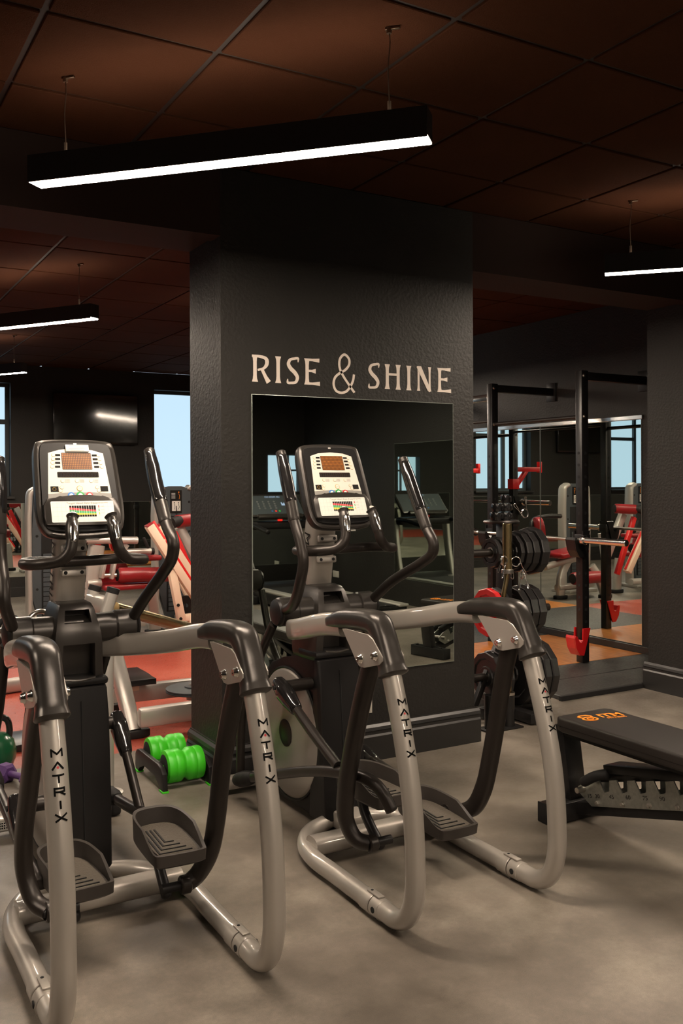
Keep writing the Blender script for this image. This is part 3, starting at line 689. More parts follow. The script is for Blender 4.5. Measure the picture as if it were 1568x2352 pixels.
def elliptical_side(t, s, arm, susp, hang, bar, crank, lower, ped):
    """moving parts of one side; yz points given, x filled in"""
    n = len(arm); xs = [s*(.262-.05*max(0, (i-(n-3)))/2) for i in range(n)]
    tube = MB().sweep([(x, a, z) for x, (a, z) in zip(xs, arm)], .0215, up=(1, 0, 0), seg=14, sub=7).build('handle_arm', 'bronze', t, EO)
    a, b_, c = [Vector((s*.262, *q)) for q in arm[:3]]
    gp = [a, a+(b_-a)*.5, b_, b_+(c-b_)*.6, c]
    MB().sweep(gp, [.021, .026, .028, .027, .0235], [.019, .024, .025, .024, .0235], up=(1, 0, 0), seg=16, sub=5, round_cap=.008).build('hand_grip', 'shroud', tube, EO)
    off = (c-a).normalized().cross(X).normalized(); off = off if off.y < 0 else -off
    MB().sweep([q+off*.008 for q in (a+(b_-a)*.12, a+(b_-a)*.5, b_, b_+(c-b_)*.52)], [.014, .019, .0205, .019], [.019, .0245, .0255, .024], up=(1, 0, 0), seg=14, sub=5, round_cap=.006).build('grip_pad', 'gloss_black', tube, EO)
    MB().sweep([(s*x, q, z) for x, q, z in lower], .0195, up=(1, 0, 0), seg=12, sub=6).build('lower_arm', 'bronze', t, EO)
    sa = MB().sweep([(s*x, q, z) for x, q, z in susp], [.036]*max(2, len(susp)-3)+[.033, .028, .024], .026, up=(1, 0, 0), seg=14, sub=7, n=2.6).build('suspension_arm', 'bronze', t, EO)
    e = Vector((s*susp[-1][0], *susp[-1][1:])); MB().cyl(e-X*s*-.02, e-X*s*.085, .0155, 14).build('pivot_pin', 'black_plastic', sa, EO)
    MB().cyl(e+X*s*.012, e-X*s*.022, .030, 18, bev=.004).build('pivot_sleeve', 'bronze', sa, EO)
    MB().sweep([(s*x, q, z) for x, q, z in hang], .0185, .0165, up=(1, 0, 0), seg=12, sub=4, n=2.6, round_cap=.012).build('pedal_hanger', 'black_plastic', t, EO)
    MB().sweep([(s*x, q, z) for x, q, z in bar], .021, .019, up=(1, 0, 0), seg=14, sub=6, n=2.8, round_cap=.006).build('pedal_bar', 'bronze', t, EO)
    f_ = Vector((s*bar[0][0], *bar[0][1:])); g_ = Vector((s*bar[1][0], *bar[1][1:])); d = (g_-f_).normalized()
    MB().sweep([f_-d*.05, f_, f_+d*.07, f_+d*.12], [.028, .036, .034, .025], up=(1, 0, 0), seg=14, sub=4, round_cap=.015).build('joint_boot', 'rubber', t, EO)
    k0 = Vector((s*crank[0][0], *crank[0][1:])); k1 = Vector((s*crank[1][0], *crank[1][1:])); dd = (k1-k0).normalized()
    MB().sweep([Vector((s*x, q, z)) for x, q, z in crank], .0195, .018, up=(1, 0, 0), seg=12, sub=4, n=2.5).build('crank_link', 'bronze', t, EO)
    cv = MB().sweep([k0-dd*.03, k0+dd*.03, k0+dd*.085, k0+dd*.15], [.030, .040, .036, .026], [.026, .034, .032, .024], up=(1, 0, 0), seg=16, sub=4, n=2.6, round_cap=.014).build('crank_cover', 'gloss_black', t, EO)
    MB().cyl(k0+X*s*.026, k0+X*s*.034, .010, 12).build('cover_screw', 'dark_void', cv, EO)
    MB().cyl((s*.10, k0.y, k0.z), (s*.235, k0.y, k0.z), .026, 16).build('crank_pin', 'bronze', t, EO)
    footplate(t, *ped)
EL1 = elliptical_static()
EL2 = copy_tree(EL1)
EL1.location = (.845, 2.6, 0); EL2.location = (1.922, 2.6, 0)
tag(EL1, 'grey elliptical trainer on the left, console in front of the wall television', 'elliptical', 'elliptical trainers')
tag(EL2, 'grey elliptical trainer on the right, standing before the pillar mirror', 'elliptical', 'elliptical trainers')
def rad(a): return math.radians(a)
elliptical_side(EL1, 1, [(3.37, 1.57), (3.30, 1.45), (3.185, 1.305), (3.105, 1.235), (3.115, 1.19), (3.20, 1.13), (3.36, 1.01), (3.46, .91)],
    [(.295, 2.60, .87), (.295, 2.64, .80), (.295, 2.745, .55), (.29, 2.785, .36), (.28, 2.82, .24), (.25, 2.86, .155), (.215, 2.86, .135)],
    [(.155, 3.0, .27), (.15, 2.96, .2), (.15, 2.87, .11)], [(.235, 3.83, .14), (.235, 3.45, .19), (.235, 3.15, .25), (.225, 3.0, .26)],
    [(.24, 3.72, .47), (.24, 3.62, .385), (.24, 3.50, .27), (.24, 3.43, .20)], [(.16, 3.52, .86), (.13, 3.66, .6), (.13, 3.80, .3), (.22, 3.83, .15)], (.155, 2.88, .285, rad(-3), rad(-1)))
elliptical_side(EL1, -1, [(3.47, 1.54), (3.455, 1.42), (3.445, 1.27), (3.43, 1.18), (3.38, 1.10), (3.36, 1.03), (3.40, .96), (3.46, .91)],
    [(.295, 2.60, .87), (.295, 2.66, .80), (.295, 2.79, .55), (.295, 2.87, .38), (.29, 2.875, .27), (.27, 2.83, .20), (.24, 2.78, .185)],
    [(.15, 2.95, .2), (.15, 2.90, .17), (.16, 2.80, .14)], [(.235, 3.80, .30), (.235, 3.45, .26), (.235, 3.15, .22), (.225, 2.95, .20)],
    [(.24, 3.28, .34), (.24, 3.22, .30), (.24, 3.16, .265), (.24, 3.10, .23)], [(.235, 3.50, .86), (.24, 3.62, .6), (.24, 3.78, .4), (.24, 3.80, .31)], (-.135, 2.93, .215, rad(2), rad(-3)))
elliptical_side(EL2, -1, [(3.37, 1.57), (3.315, 1.445), (3.25, 1.295), (3.20, 1.215), (3.175, 1.14), (3.20, 1.06), (3.31, .955), (3.45, .91)],
    [(.295, 2.60, .87), (.295, 2.64, .80), (.295, 2.735, .56), (.295, 2.80, .33), (.29, 2.80, .25), (.27, 2.765, .195), (.235, 2.73, .185)],
    [(.155, 2.93, .31), (.155, 2.90, .23), (.155, 2.79, .14)], [(.25, 3.80, .115), (.25, 3.50, .215), (.25, 3.19, .315), (.25, 2.92, .385), (.25, 2.70, .415), (.245, 2.63, .39), (.23, 2.60, .34)],
    [(.24, 3.42, .60), (.24, 3.30, .545), (.245, 3.10, .465), (.25, 2.93, .405)], [(.235, 3.50, .85), (.24, 3.62, .70), (.245, 3.80, .4), (.25, 3.82, .14)], (-.14, 2.86, .33, rad(0), rad(-2)))
elliptical_side(EL2, 1, [(3.26, 1.545), (3.18, 1.405), (3.085, 1.255), (3.04, 1.20), (3.045, 1.16), (3.13, 1.11), (3.31, 1.02), (3.46, .91)],
    [(.295, 2.60, .87), (.295, 2.635, .77), (.295, 2.72, .42), (.295, 2.77, .27), (.285, 2.82, .19), (.26, 2.87, .165), (.235, 2.90, .165)],
    [(.15, 2.95, .17), (.15, 2.95, .15), (.16, 2.90, .12)], [(.235, 3.80, .26), (.235, 3.45, .21), (.235, 3.15, .18), (.225, 3.0, .17)],
    [(.24, 3.60, .22), (.24, 3.5, .21), (.24, 3.42, .20), (.24, 3.35, .19)], [(.235, 3.50, .85), (.24, 3.60, .6), (.24, 3.78, .4), (.24, 3.80, .27)], (.135, 2.86, .175, rad(-1), rad(2)))
# paper tag clipped to the top of the left console
tg_ = MB().box(CO+CX*.005+CY*.148+CN*.012, (.085, .028, .004), .0015, Matrix((CX, CY, CN)).transposed()).build('paper_tag', 'chart_white', EL1, EO)
pt = MB()
for k in range(4): pt.box(CO+CX*.005+CY*(.158-.0062*k)+CN*.0142, (.06-.01*(k % 2), .0012, .0004), 0, Matrix((CX, CY, CN)).transposed())
pt.build('tag_print', 'print_grey', tg_, EO, smooth=0)
# ------------------------------------------------------------------ wall lettering
wl = thing('wall_lettering', (2.45, PY0-.001, 1.93), 'cream RISE & SHINE lettering on the dark pillar wall above the mirror', 'lettering')
WO = (2.45, PY0-.001, 1.93)
def fl(a, b_, w=.018, k=1.75, n=9):
    """straight stroke with flared ends"""
    pts = [(a[0]+(b_[0]-a[0])*i/(n-1), a[1]+(b_[1]-a[1])*i/(n-1)) for i in range(n)]
    return pts, [w*(1+(k-1)*max(0, 1-i/1.6)**1.5+(k-1)*max(0, 1-(n-1-i)/1.6)**1.5) for i in range(n)]
def sp(pts, w, sub=7): q = catmull([(p[0], p[1], 0) for p in pts], sub); return [(v.x, v.y) for v in q], w
def glyph(ch_, W, H):
    S = .0185
    if ch_ == 'I': return [fl((W/2, 0), (W/2, H), S)]
    if ch_ == 'E': return [fl((.012, 0), (.012, H), S), ([(0, H-.006), (W*.5, H-.006), (W*.97, H-.007)], [.012, .012, .02]), ([(.01, H*.53), (W*.45, H*.53), (W*.72, H*.53)], [.012, .012, .024]), ([(0, .006), (W*.5, .006), (W, .007)], [.012, .012, .021])]
    if ch_ == 'H': return [fl((.014, 0), (.014, H), S), fl((W-.014, 0), (W-.014, H), S), ([(.014, H*.60), (W-.014, H*.60)], .0125)]
    if ch_ == 'N': return [fl((.014, 0), (.014, H), .012), fl((W-.014, 0), (W-.014, H), .012), ([(.002, H-.002), (.018, H-.006), (W-.018, .008), (W-.010, .0)], [.008, .021, .021, .012])]
    if ch_ == 'R': return [fl((.014, 0), (.014, H), S), sp([(-.002, H-.006), (W*.45, H-.007), (W*.78, H*.87), (W*.82, H*.70), (W*.66, H*.53), (W*.30, H*.44)], [.011, .013, .016, .02, .018, .012, .010]), ([(W*.52, H*.50), (W*.74, H*.2), (W*.92, 0)], [.015, .018, .026])]
    if ch_ == 'S': return [sp([(W*.93, H*.83), (W*.92, H*.97), (W*.62, H*.96), (W*.25, H*.90), (W*.12, H*.74), (W*.30, H*.58), (W*.66, H*.42), (W*.86, H*.25), (W*.72, H*.07), (W*.35, H*.03), (W*.06, H*.04), (W*.05, H*.18)], [.004, .012, .012, .013, .017, .02, .021, .02, .017, .013, .012, .012, .004])]
for ch_, x0, x1 in (('R', 1.853, 1.948), ('I', 1.979, 2.005), ('S', 2.041, 2.107), ('E', 2.141, 2.225), ('S', 2.514, 2.581), ('H', 2.616, 2.712), ('I', 2.754, 2.779), ('N', 2.816, 2.916), ('E', 2.957, 3.045)):
    mb = MB()
    for q, (pts, w) in enumerate(glyph(ch_, x1-x0, .131)): mb.ribbon(pts, w, (x0, PY0-.0004*q, 1.936), X, Z, .0016)
    mb.build('letter', 'vinyl_letter', wl, WO, smooth=0)['label'] = 'cream letter ' + ch_
amp = [(800, 378), (768, 335), (706, 240), (690, 190), (697, 135), (728, 106), (760, 135), (762, 175), (735, 215), (690, 245), (658, 278), (648, 325), (665, 370), (700, 384), (740, 372), (770, 335), (790, 290), (797, 246)]
pts = [(2.301+.129*(a-643)/159, 1.901+.204*(388-b_)/288) for a, b_ in amp]
q = sp(pts, .0125); MB().ribbon(q[0], q[1], (0, PY0, 0), X, Z, .0016).build('letter', 'vinyl_letter', wl, WO, smooth=0)['label'] = 'cream ampersand'
o = MB().box((2.50, PY0-.004, .285), (.05, .008, .078), .002).build('wall_plate', 'white_plastic'); tag(o, 'small white switch plate low on the pillar wall', 'switch plate')

# ------------------------------------------------------------------ televisions
def tv(xc, label):
    w, z0, z1 = 1.12, 1.955, 2.615; t = thing('television', (xc, YF-.06, z0), label, 'television', 'wall televisions'); o = (xc, YF-.06, z0)
    MB().span((xc-w/2, YF-.10, z0), (xc+w/2, YF-.055, z1), .006).build('housing', 'gloss_black', t, o)
    MB().span((xc-w/2+.012, YF-.102, z0+.028), (xc+w/2-.012, YF-.099, z1-.012)).build('screen', 'tv_screen', t, o, smooth=0)
    MB().span((xc-.16, YF-.104, z0+.004), (xc+.16, YF-.099, z0+.012)).build('logo_strip', 'chrome', t, o, smooth=0)
    MB().span((xc-.25, YF-.056, z0+.1), (xc+.25, YF-.001, z1-.1)).build('wall_bracket', 'rack_black', t, o, smooth=0)
tv(3.265, 'flat black television on the far wall, left of the pillar above the left elliptical')
tv(-.11, 'flat black television on the far wall, seen only in the rack mirror')

# ------------------------------------------------------------------ adjustable benches
def make_bench():
    t = thing('weight_bench', (0, 0, 0), '', 'bench'); O = (2.85, 2.93, 0)
    p = MB(); p.prism([(2.71, 1.62), (2.99, 1.62), (3.0, 1.65), (3.0, 2.86), (2.985, 2.895), (2.715, 2.895), (2.70, 2.86), (2.70, 1.65)], (0, 0, .40), X, Y, .062, .012, 3)
    pad = p.build('back_pad', 'pad_vinyl', t, O)
    MB().prism([(2.7, 1.65), (3.0, 1.65), (3.0, 2.87), (2.985, 2.897), (2.715, 2.897), (2.7, 2.87)], (0, 0, .425), X, Y, .0025).build('pad_seam', 'print_dark', pad, O, smooth=0)
    MB().span((2.72, 1.7, .385), (2.98, 2.86, .402)).build('pad_board', 'rack_black', t, O, smooth=0)
    lg = MB(); c = Vector((2.868, 2.775, .4625)); ax, ay = Vector((.985, -.17, 0))*1.22, Vector((.17, .985, 0))*1.22
    # kettlebell mark and letters
    for sx in (0,):
        k = Vector((-.062, -.004)); lg.ribbon([(k.x+.026*math.cos(a), k.y+.020*math.sin(a)) for a in [2*PI*i/20 for i in range(20)]], .007, c, ax, ay, .0008, True)
        lg.ribbon([(k.x+.011*math.cos(a), k.y+.009*math.sin(a)) for a in [2*PI*i/14 for i in range(14)]], .004, c, ax, ay, .0008, True)
        lg.ribbon([(k.x-.020, k.y+.016), (k.x-.026, k.y+.032), (k.x-.014, k.y+.043), (k.x+.012, k.y+.043), (k.x+.024, k.y+.032), (k.x+.018, k.y+.016)], .008, c, ax, ay, .0008)
    q = text_mb('ITM', .058, c+ax*.032+ay*.014, ax, ay, .0006, xs=1.0, bold=.0016); lg.add(q.v, q.f); q = text_mb('FITNESS', .021, c+ax*.036-ay*.018, ax, ay, .0006, xs=1.05, bold=.0005); lg.add(q.v, q.f)
    lg.build('pad_logo', 'logo_orange', pad, O, smooth=0)['label'] = 'orange kettlebell logo with brand lettering'
    MB().box((2.855, 2.93, .045), (.36, .085, .08), .004).build('foot_bar', 'rack_black', t, O)
    for sx in (-1, 1): MB().box((2.855+sx*.178, 2.93, .045), (.008, .086, .084), .003).build('end_cap', 'rubber', t, O)
    for sx in (-.13, .13): MB().cyl((2.855+sx, 2.95, .085), (2.855+sx, 2.95, .096), .012, 10).build('bar_bolt', 'rubber', t, O)
    MB().bar((2.85, 2.935, .08), (2.85, 2.985, .392), .095, .055, .003).build('front_post', 'rack_black', t, O)
    MB().box((2.85, 2.94, .385), (.13, .09, .025), .003).build('post_bracket', 'rack_black', t, O)
    MB().bar((2.85, 2.93, .045), (2.85, 2.09, .268), .07, .05, .003).build('main_beam', 'rack_black', t, O)
    MB().bar((2.85, 2.10, .27), (2.85, 1.75, .06), .06, .05, .003).build('rear_beam', 'rack_black', t, O)
    MB().box((2.85, 1.75, .05), (.50, .07, .09), .004).build('rear_foot', 'rack_black', t, O)
    # toothed ladder plates either side of the beam
    A, B = Vector((2.835, .14)), Vector((2.10, .335)); d = (B-A).normalized(); n_ = Vector((-d.y, d.x))
    if n_.y < 0: n_ = -n_
    L = (B-A).length; poly = [(-.03, .0), (.03, -.055), (L, -.055), (L, .048)]
    x_ = L-.04
    while x_ > .10: poly += [(x_+.026, .050), (x_+.016, .008), (x_-.014, .002), (x_-.032, .052)]; x_ -= .098
    poly += [(.03, .045), (-.03, .025)]
    yz = [(A.x+d.x*u+n_.x*v, A.y+d.y*u+n_.y*v) for u, v in poly]
    for sx in (-1, 1):
        pl = MB().prism(yz, (2.85+sx*.040-.003, 0, 0), Y, Z, .006).build('ladder_plate', 'zinc', t, O, smooth=0)
        for k in range(4):
            u = .07+.14*k; c3 = A+d*u-n_*.040
            MB().lathe([(.012, 0), (.012, .003), (.0085, .004), (.0085, .011), (.005, .013), (0, .013)], (2.85+sx*.043, c3.x, c3.y), (sx, 0, 0), 6).build('ladder_bolt', 'steel', pl, O, smooth=0)
        for k, s_ in enumerate(('15', '30', '45', '60', '75', '90')):
            if sx > 0: continue
            c3 = A+d*(.030, .075, .155, .245, .335, .42)[k]+n_*-.014
            text_mb(s_, .023, (2.85-.0432, c3.x, c3.y), Vector((0, d.x, d.y)), Vector((0, n_.x, n_.y)), .0006, xs=1.2).build('ladder_number', 'print_dark', pl, O, smooth=0)
        if sx > 0:
            c3 = A+d*.36-n_*.02
            text_mb('ITM FITNESS', .06, (2.85+.0432, c3.x, c3.y), Vector((0, -d.x, -d.y)), Vector((0, n_.x, n_.y)), .0006, xs=1.1).build('ladder_lettering', 'print_dark', pl, O, smooth=0)
    MB().sweep([(2.77, 2.80, .20), (2.78, 2.74, .24), (2.80, 2.70, .255)], .021, sub=4, round_cap=.01).build('adjust_handle', 'rubber', t, O)
    MB().cyl((2.765, 2.835, .155), (2.935, 2.835, .155), .012, 12).build('pivot_pin', 'steel', t, O)
    MB().bar((2.85, 2.80, .21), (2.85, 2.25, .37), .05, .04, .004).build('support_strut', 'rack_black', t, O)
    MB().bar((2.85, 2.72, .27), (2.85, 2.28, .355), .10, .035, .004).build('strut_sleeve', 'rack_black', t, O)
    MB().lathe([(.018, 0), (.022, .006), (.022, .016), (.016, .022), (.006, .022), (.006, .04), (0, .04)], (2.90, 2.885, .06), (1, 0, 0), 16).build('pull_knob', 'red_paint', t, O)
    return t
B1 = make_bench(); B1.location = (2.85, 2.93, 0); tag(B1, 'black adjustable bench with orange logo on the pad at the right edge', 'bench', 'adjustable benches')
B2 = copy_tree(B1); B2.location = (4.42, 1.92, 0); B2.rotation_euler = (0, 0, math.radians(78)); B2['label'] = 'black adjustable bench whose foot shows in the bottom of the pillar mirror'

# ------------------------------------------------------------------ green roller stand
def roller_stand():
    O = (1.54, 4.33, 0); t = thing('roller_stand', O, 'black foot roller stand with two bright green rollers beside the pillar base', 'roller')
    for x_ in (1.425, 1.655):
        side = [(4.115, .004), (4.165, .004), (4.18, .03), (4.24, .058), (4.40, .062), (4.47, .035), (4.49, .004), (4.535, .004), (4.545, .03), (4.54, .085), (4.52, .108), (4.49, .116), (4.20, .118), (4.155, .108), (4.125, .085)]
        sp_ = MB().prism([(a-4.33, z) for a, z in side], (x_-.0125, 4.33, 0), Y, Z, .025, .005, 2).build('side_frame', 'black_plastic', t, O)
        for a in (4.14, 4.515): MB().box((x_, a, .004), (.032, .052, .010), .002).build('foot_pad', 'green_plastic', sp_, O)
    MB().box((1.54, 4.335, .075), (.21, .05, .03), .004).build('cross_bar', 'black_plastic', t, O)
    for yc in (4.20, 4.455):
        prof = [(.026, 0), (.060, 0), (.074, .005), (.078, .018), (.078, .030), (.0765, .041), (.0755, .043), (.0765, .045), (.078, .054), (.077, .072), (.068, .083), (.063, .090), (.063, .096), (.068, .103), (.077, .114), (.078, .132), (.0765, .141), (.0755, .143), (.0765, .145), (.078, .156), (.078, .170), (.074, .181), (.060, .186), (.026, .186)]
        r_ = MB().lathe(prof, (1.447, yc, .098), (1, 0, 0), 40).build('roller', 'green_plastic', t, O)
        MB().lathe([(.058, 0), (.055, .0012), (.03, .002), (0, .002)], (1.4462, yc, .098), (-1, 0, 0), 28).build('roller_core', 'dark_void', r_, O)
        MB().cyl((1.43, yc, .098), (1.65, yc, .098), .010, 12).build('axle', 'green_plastic', r_, O)
roller_stand()

# ------------------------------------------------------------------ small weights at the left edge
t = thing('kettlebell', (.80, 4.89, 0), 'dark green kettlebell with black handle at the left edge', 'kettlebell'); O = (.80, 4.89, 0)
MB().lathe([(0, 0), (.06, 0), (.085, .02), (.10, .06), (.103, .10), (.09, .15), (.06, .18), (0, .19)], O, Z, 28).build('body', 'green_kettle', t, O)
MB().sweep([(.735, 4.89, .15), (.73, 4.89, .20), (.745, 4.89, .25), (.80, 4.89, .268), (.855, 4.89, .25), (.87, 4.89, .20), (.865, 4.89, .15)], .0165, sub=6, seg=12).build('handle', 'gloss_black', t, O)
def hexdumb(c, rz, label, m_='purple_vinyl', r=.048, txt=True):
    t = thing('dumbbell', (0, 0, 0), label, 'dumbbell', 'purple dumbbells', 0)
    for sg in (-1, 1):
        h = MB().lathe([(r*.7, 0), (r, .010), (r, .060), (r*.7, .070)], (sg*.055, 0, r*.9), (sg, 0, 0), 6); h.f.append(tuple(range(6))); h.f.append(tuple(range(18, 24)))
        hd = h.build('head', m_, t, smooth=20)
        if txt: text_mb('m', .05, (sg*.1255, 0, r*.9), Vector((0, sg, 0)), Z, .001).build('head_print', 'cream_paint', hd, smooth=0)
    MB().cyl((-.06, 0, r*.9), (.06, 0, r*.9), .016, 14).build('handle', m_, t)
    t.location = c; t.rotation_euler = (0, 0, rz); return t
hexdumb((.855, 4.60, 0), rad(-62), 'purple dumbbell with a yellow letter, in front of the green kettlebell')
hexdumb((.655, 4.64, 0), rad(-80), 'purple dumbbell half hidden at the far left edge', txt=False)

# ------------------------------------------------------------------ lifting platform and racks
def plat(y0, y1, m_, nm, label, x0=4.28, z=.03):
    o = MB().span((x0, y0, .0), (XW-.035, y1, z), .004, 1).build(nm, m_, smooth=0); return tag(o, label, 'mat' if 'mat' in nm else 'platform', None)
plat(4.53, 4.905, 'mat_black', 'rubber_mat', 'black rubber mat at the near edge of the rack platform')
plat(4.909, 5.285, 'mat_black', 'rubber_mat', 'black rubber mat between the near mat and the wooden platform')
plat(5.289, 6.40, 'wood_floor', 'wood_platform', 'orange wooden lifting platform between the posts of the squat rack')
plat(6.404, 7.70, 'mat_black', 'rubber_mat', 'black rubber mat beyond the wooden platform')
plat(7.704, 8.8, 'wood_floor', 'wood_platform', 'second wooden lifting platform behind the pillar')
o = MB().span((4.26, 4.50, 0), (5.02, 4.53, .034), .003, 1).build('platform_edge', 'rubber', smooth=0); tag(o, 'black edge strip along the front of the rack platform', 'edge strip')
def rack(y0, y1, label, hooks):
    O = (5.23, (y0+y1)/2, .03); t = thing('squat_rack', O, label, 'squat rack', 'wall racks'); zt = 2.31
    for yy in (y0, y1):
        p = MB().span((5.195, yy-.035, .03), (5.265, yy+.035, zt), .004).build('post', 'rack_black', t, O)
        h = MB(); z = .35
        while z < 1.75:
            for c, ax in (((5.1948, yy, z), (-1, 0, 0)), ((5.23, yy-.0352, z), (0, -1, 0)), ((5.23, yy+.0352, z), (0, 1, 0))): h.lathe([(.0125, 0), (.0125, .0006), (0, .0006)], c, ax, 12)
            z += .094
        hh = h.build('post_holes', 'dark_void', p, O, smooth=0); hh['kind'] = 'stuff'
        MB().span((5.265, yy-.03, zt-.075), (XW-.004, yy+.03, zt-.01), .003).build('wall_beam', 'rack_black', t, O)
        MB().span((XW-.012, yy-.06, zt-.13), (XW-.001, yy+.06, zt+.04), .002).build('wall_plate', 'rack_black', t, O)
        for zz in (zt-.04, zt-.36): MB().lathe([(.014, 0), (.014, .006), (.008, .012), (0, .012)], (5.215, yy-.035, zz), (0, -1, 0), 8).build('post_bolt', 'steel', p, O)
        MB().span((5.185, yy-.042, .96), (5.275, yy+.042, 1.03), .003).build('clamp_collar', 'rack_black', t, O)
        for hz, m_ in hooks:
            j = [(5.265, hz+.13), (5.185, hz+.13), (5.185, hz+.04), (5.165, hz+.02), (5.145, hz+.03), (5.125, hz+.075), (5.105, hz+.08), (5.098, hz+.06), (5.115, hz-.02), (5.15, hz-.075), (5.195, hz-.08)]
            MB().prism([(a, z) for a, z in j], (0, yy+.052, 0), X, Z, .012, .002, 1).build('bar_hook', m_, t, O, smooth=0)
            MB().prism([(a, z) for a, z in j], (0, yy-.040, 0), X, Z, .012, .002, 1).build('bar_hook', m_, t, O, smooth=0)
            MB().prism([(5.098, hz+.06), (5.105, hz+.08), (5.125, hz+.075), (5.145, hz+.03), (5.165, hz+.02), (5.185, hz+.04), (5.185, hz-.07), (5.15, hz-.075), (5.115, hz-.02)], (0, yy+.040, 0), X, Z, .08, .001, 1).build('hook_bridge', m_, t, O, smooth=0)
    MB().cyl((5.23, y0, 1.95), (5.23, y1, 1.95), .016, 16).build('pullup_bar', 'bronze', t, O)
    return t
rack(5.29, 6.38, 'black wall-mounted squat rack beside the pier, red hook near the floor', [(.17, 'red_paint'), (.93, 'rack_black')])
r2 = rack(7.72, 8.80, 'second black squat rack with red spotter arms, seen in the rack mirror', [(1.155, 'rack_black')])
O = (5.23, 8.26, .03)
for yy in (7.72, 8.80):
    a = MB().span((4.86, yy-.025, 1.55), (5.20, yy+.025, 1.60), .003); a.span((4.84, yy-.025, 1.54), (4.875, yy+.025, 1.66), .003); a.bar((5.19, yy, 1.40), (5.05, yy, 1.56), .045, .04, .003); a.span((5.185, yy-.045, 1.36), (5.275, yy+.045, 1.47), .003)
    a.build('spotter_arm', 'red_paint', r2, O)
o = MB().span((5.20, 6.42, 2.16), (5.26, 7.68, 2.22), .003).build('tie_bar', 'chrome', r2, O); MB().cyl((5.23, 6.42, 1.98), (5.23, 7.68, 1.98), .012, 12).build('tie_rod', 'bronze', r2, O)
def barbell(x_, y0, z, label):
    O = (x_, y0, z); t = thing('barbell', O, label, 'barbell', 'barbells on the racks'); y1 = y0+2.2
    MB().cyl((x_, y0+.42, z), (x_, y1-.42, z), .014, 16).build('shaft', 'steel', t, O)
    for a, b_, s in ((y0, y0+.415, 1), (y1, y1-.415, -1)):
        MB().cyl((x_, a, z), (x_, b_, z), .025, 20, bev=.003).build('sleeve', 'chrome', t, O)
        MB().cyl((x_, b_-s*.005, z), (x_, b_+s*.03, z), .036, 20, bev=.004).build('sleeve_collar', 'chrome', t, O)
barbell(5.145, 4.76, .992, 'chrome barbell racked low on the near squat rack')
barbell(5.145, 7.24, 1.217, 'chrome barbell on the second rack, seen in the rack mirror')

# ------------------------------------------------------------------ weight tree with plates
TX, TY = 3.71, 4.42
O = (TX, TY, 0); t = thing('weight_tree', O, 'black weight plate tree standing right of the pillar', 'weight tree')
MB().span((TX-.035, TY-.035, .05), (TX+.035, TY+.035, 1.19), .004).build('post', 'rack_black', t, O)
MB().box((TX+.06, TY, .04), (.50, .07, .06), .004).build('base_foot', 'rack_black', t, O); MB().box((TX, TY, .04), (.07, .56, .06), .004).build('base_foot', 'rack_black', t, O)
MB().span((TX-.07, TY-.11, .02), (TX+.20, TY+.11, .035), .003).build('base_tray', 'rack_black', t, O)
MB().lathe([(.04, 0), (.105, 0), (.112, .008), (.105, .018), (.04, .018)], (TX-.02, TY, 1.19), Z, 28).build('top_tray', 'bronze', t, O)
for sg in (-1, 1): MB().bar((TX+sg*.25, TY, .06), (TX, TY, .55), .035, .035, .003).build('brace', 'rack_black', t, O)
for z in (.255, .645, 1.01):
    for sg in (-1, 1):
        MB().cyl((TX+sg*.03, TY, z), (TX+sg*.36, TY, z), .024, 16).build('peg', 'bronze', t, O)
def plate(x_, z, r, th, label, m_='plate_black', sides=12, yc=TY, axis=1, grp='weight plates'):
    O = (x_, yc, z-r); t = thing('weight_plate', O, label, 'weight plate', grp); o = (x_-th/2, yc, z)
    b_ = MB(); b_.lathe([(.026, .004), (.06, .003), (.065, .010), (r*.70, .010), (r*.76, .001), (r*.97, 0), (r, .006), (r, th-.006), (r*.97, th), (r*.76, th-.001), (r*.70, th-.010), (.065, th-.010), (.06, th-.003), (.026, th-.004), (.026, .004)], o, (1, 0, 0), sides)
    b_.build('body', m_, t, O, smooth=20)
    MB().lathe([(.0255, .001), (.034, .001), (.034, th-.001), (.0255, th-.001), (.0255, .001)], o, (1, 0, 0), 20).build('hub_ring', 'steel', t, O)
def stack(z, side, spec):
    x_ = TX+side*.045
    for r, th, lab, m_ in spec:
        plate(x_+side*th/2, z-r*0+.0, r, th, lab, m_); x_ += side*(th+.006)
stack(1.01, 1, [(.115, .03, 'small black plate nearest the post on the top right peg', 'plate_black'), (.13, .045, 'second black plate on the top right peg', 'plate_black'), (.135, .05, 'third black plate on the top right peg', 'plate_black'), (.15, .06, 'outermost black plate on the top right peg', 'plate_black')])
stack(.645, 1, [(.15, .05, 'inner black plate on the middle right peg', 'plate_black'), (.155, .055, 'middle black plate on the middle right peg', 'plate_black'), (.155, .055, 'outer black plate on the middle right peg', 'plate_black')])
stack(.255, 1, [(.205, .05, 'large black plate nearest the post on the bottom right peg', 'plate_black'), (.205, .05, 'second large black plate on the bottom right peg', 'plate_black'), (.205, .055, 'third large black plate on the bottom right peg', 'plate_black'), (.205, .055, 'outermost large black plate on the bottom right peg', 'plate_black')])
stack(1.01, -1, [(.10, .03, 'black plate on the top left peg', 'plate_black'), (.09, .03, 'outer black plate on the top left peg', 'plate_black')])
stack(.645, -1, [(.15, .05, 'black plate behind the red plate on the middle left peg', 'plate_black'), (.15, .04, 'red weight plate on the middle left peg of the tree', 'red_paint')])
stack(.255, -1, [(.16, .05, 'black plate on the bottom left peg', 'plate_black'), (.15, .05, 'outer black plate on the bottom left peg', 'plate_black')])
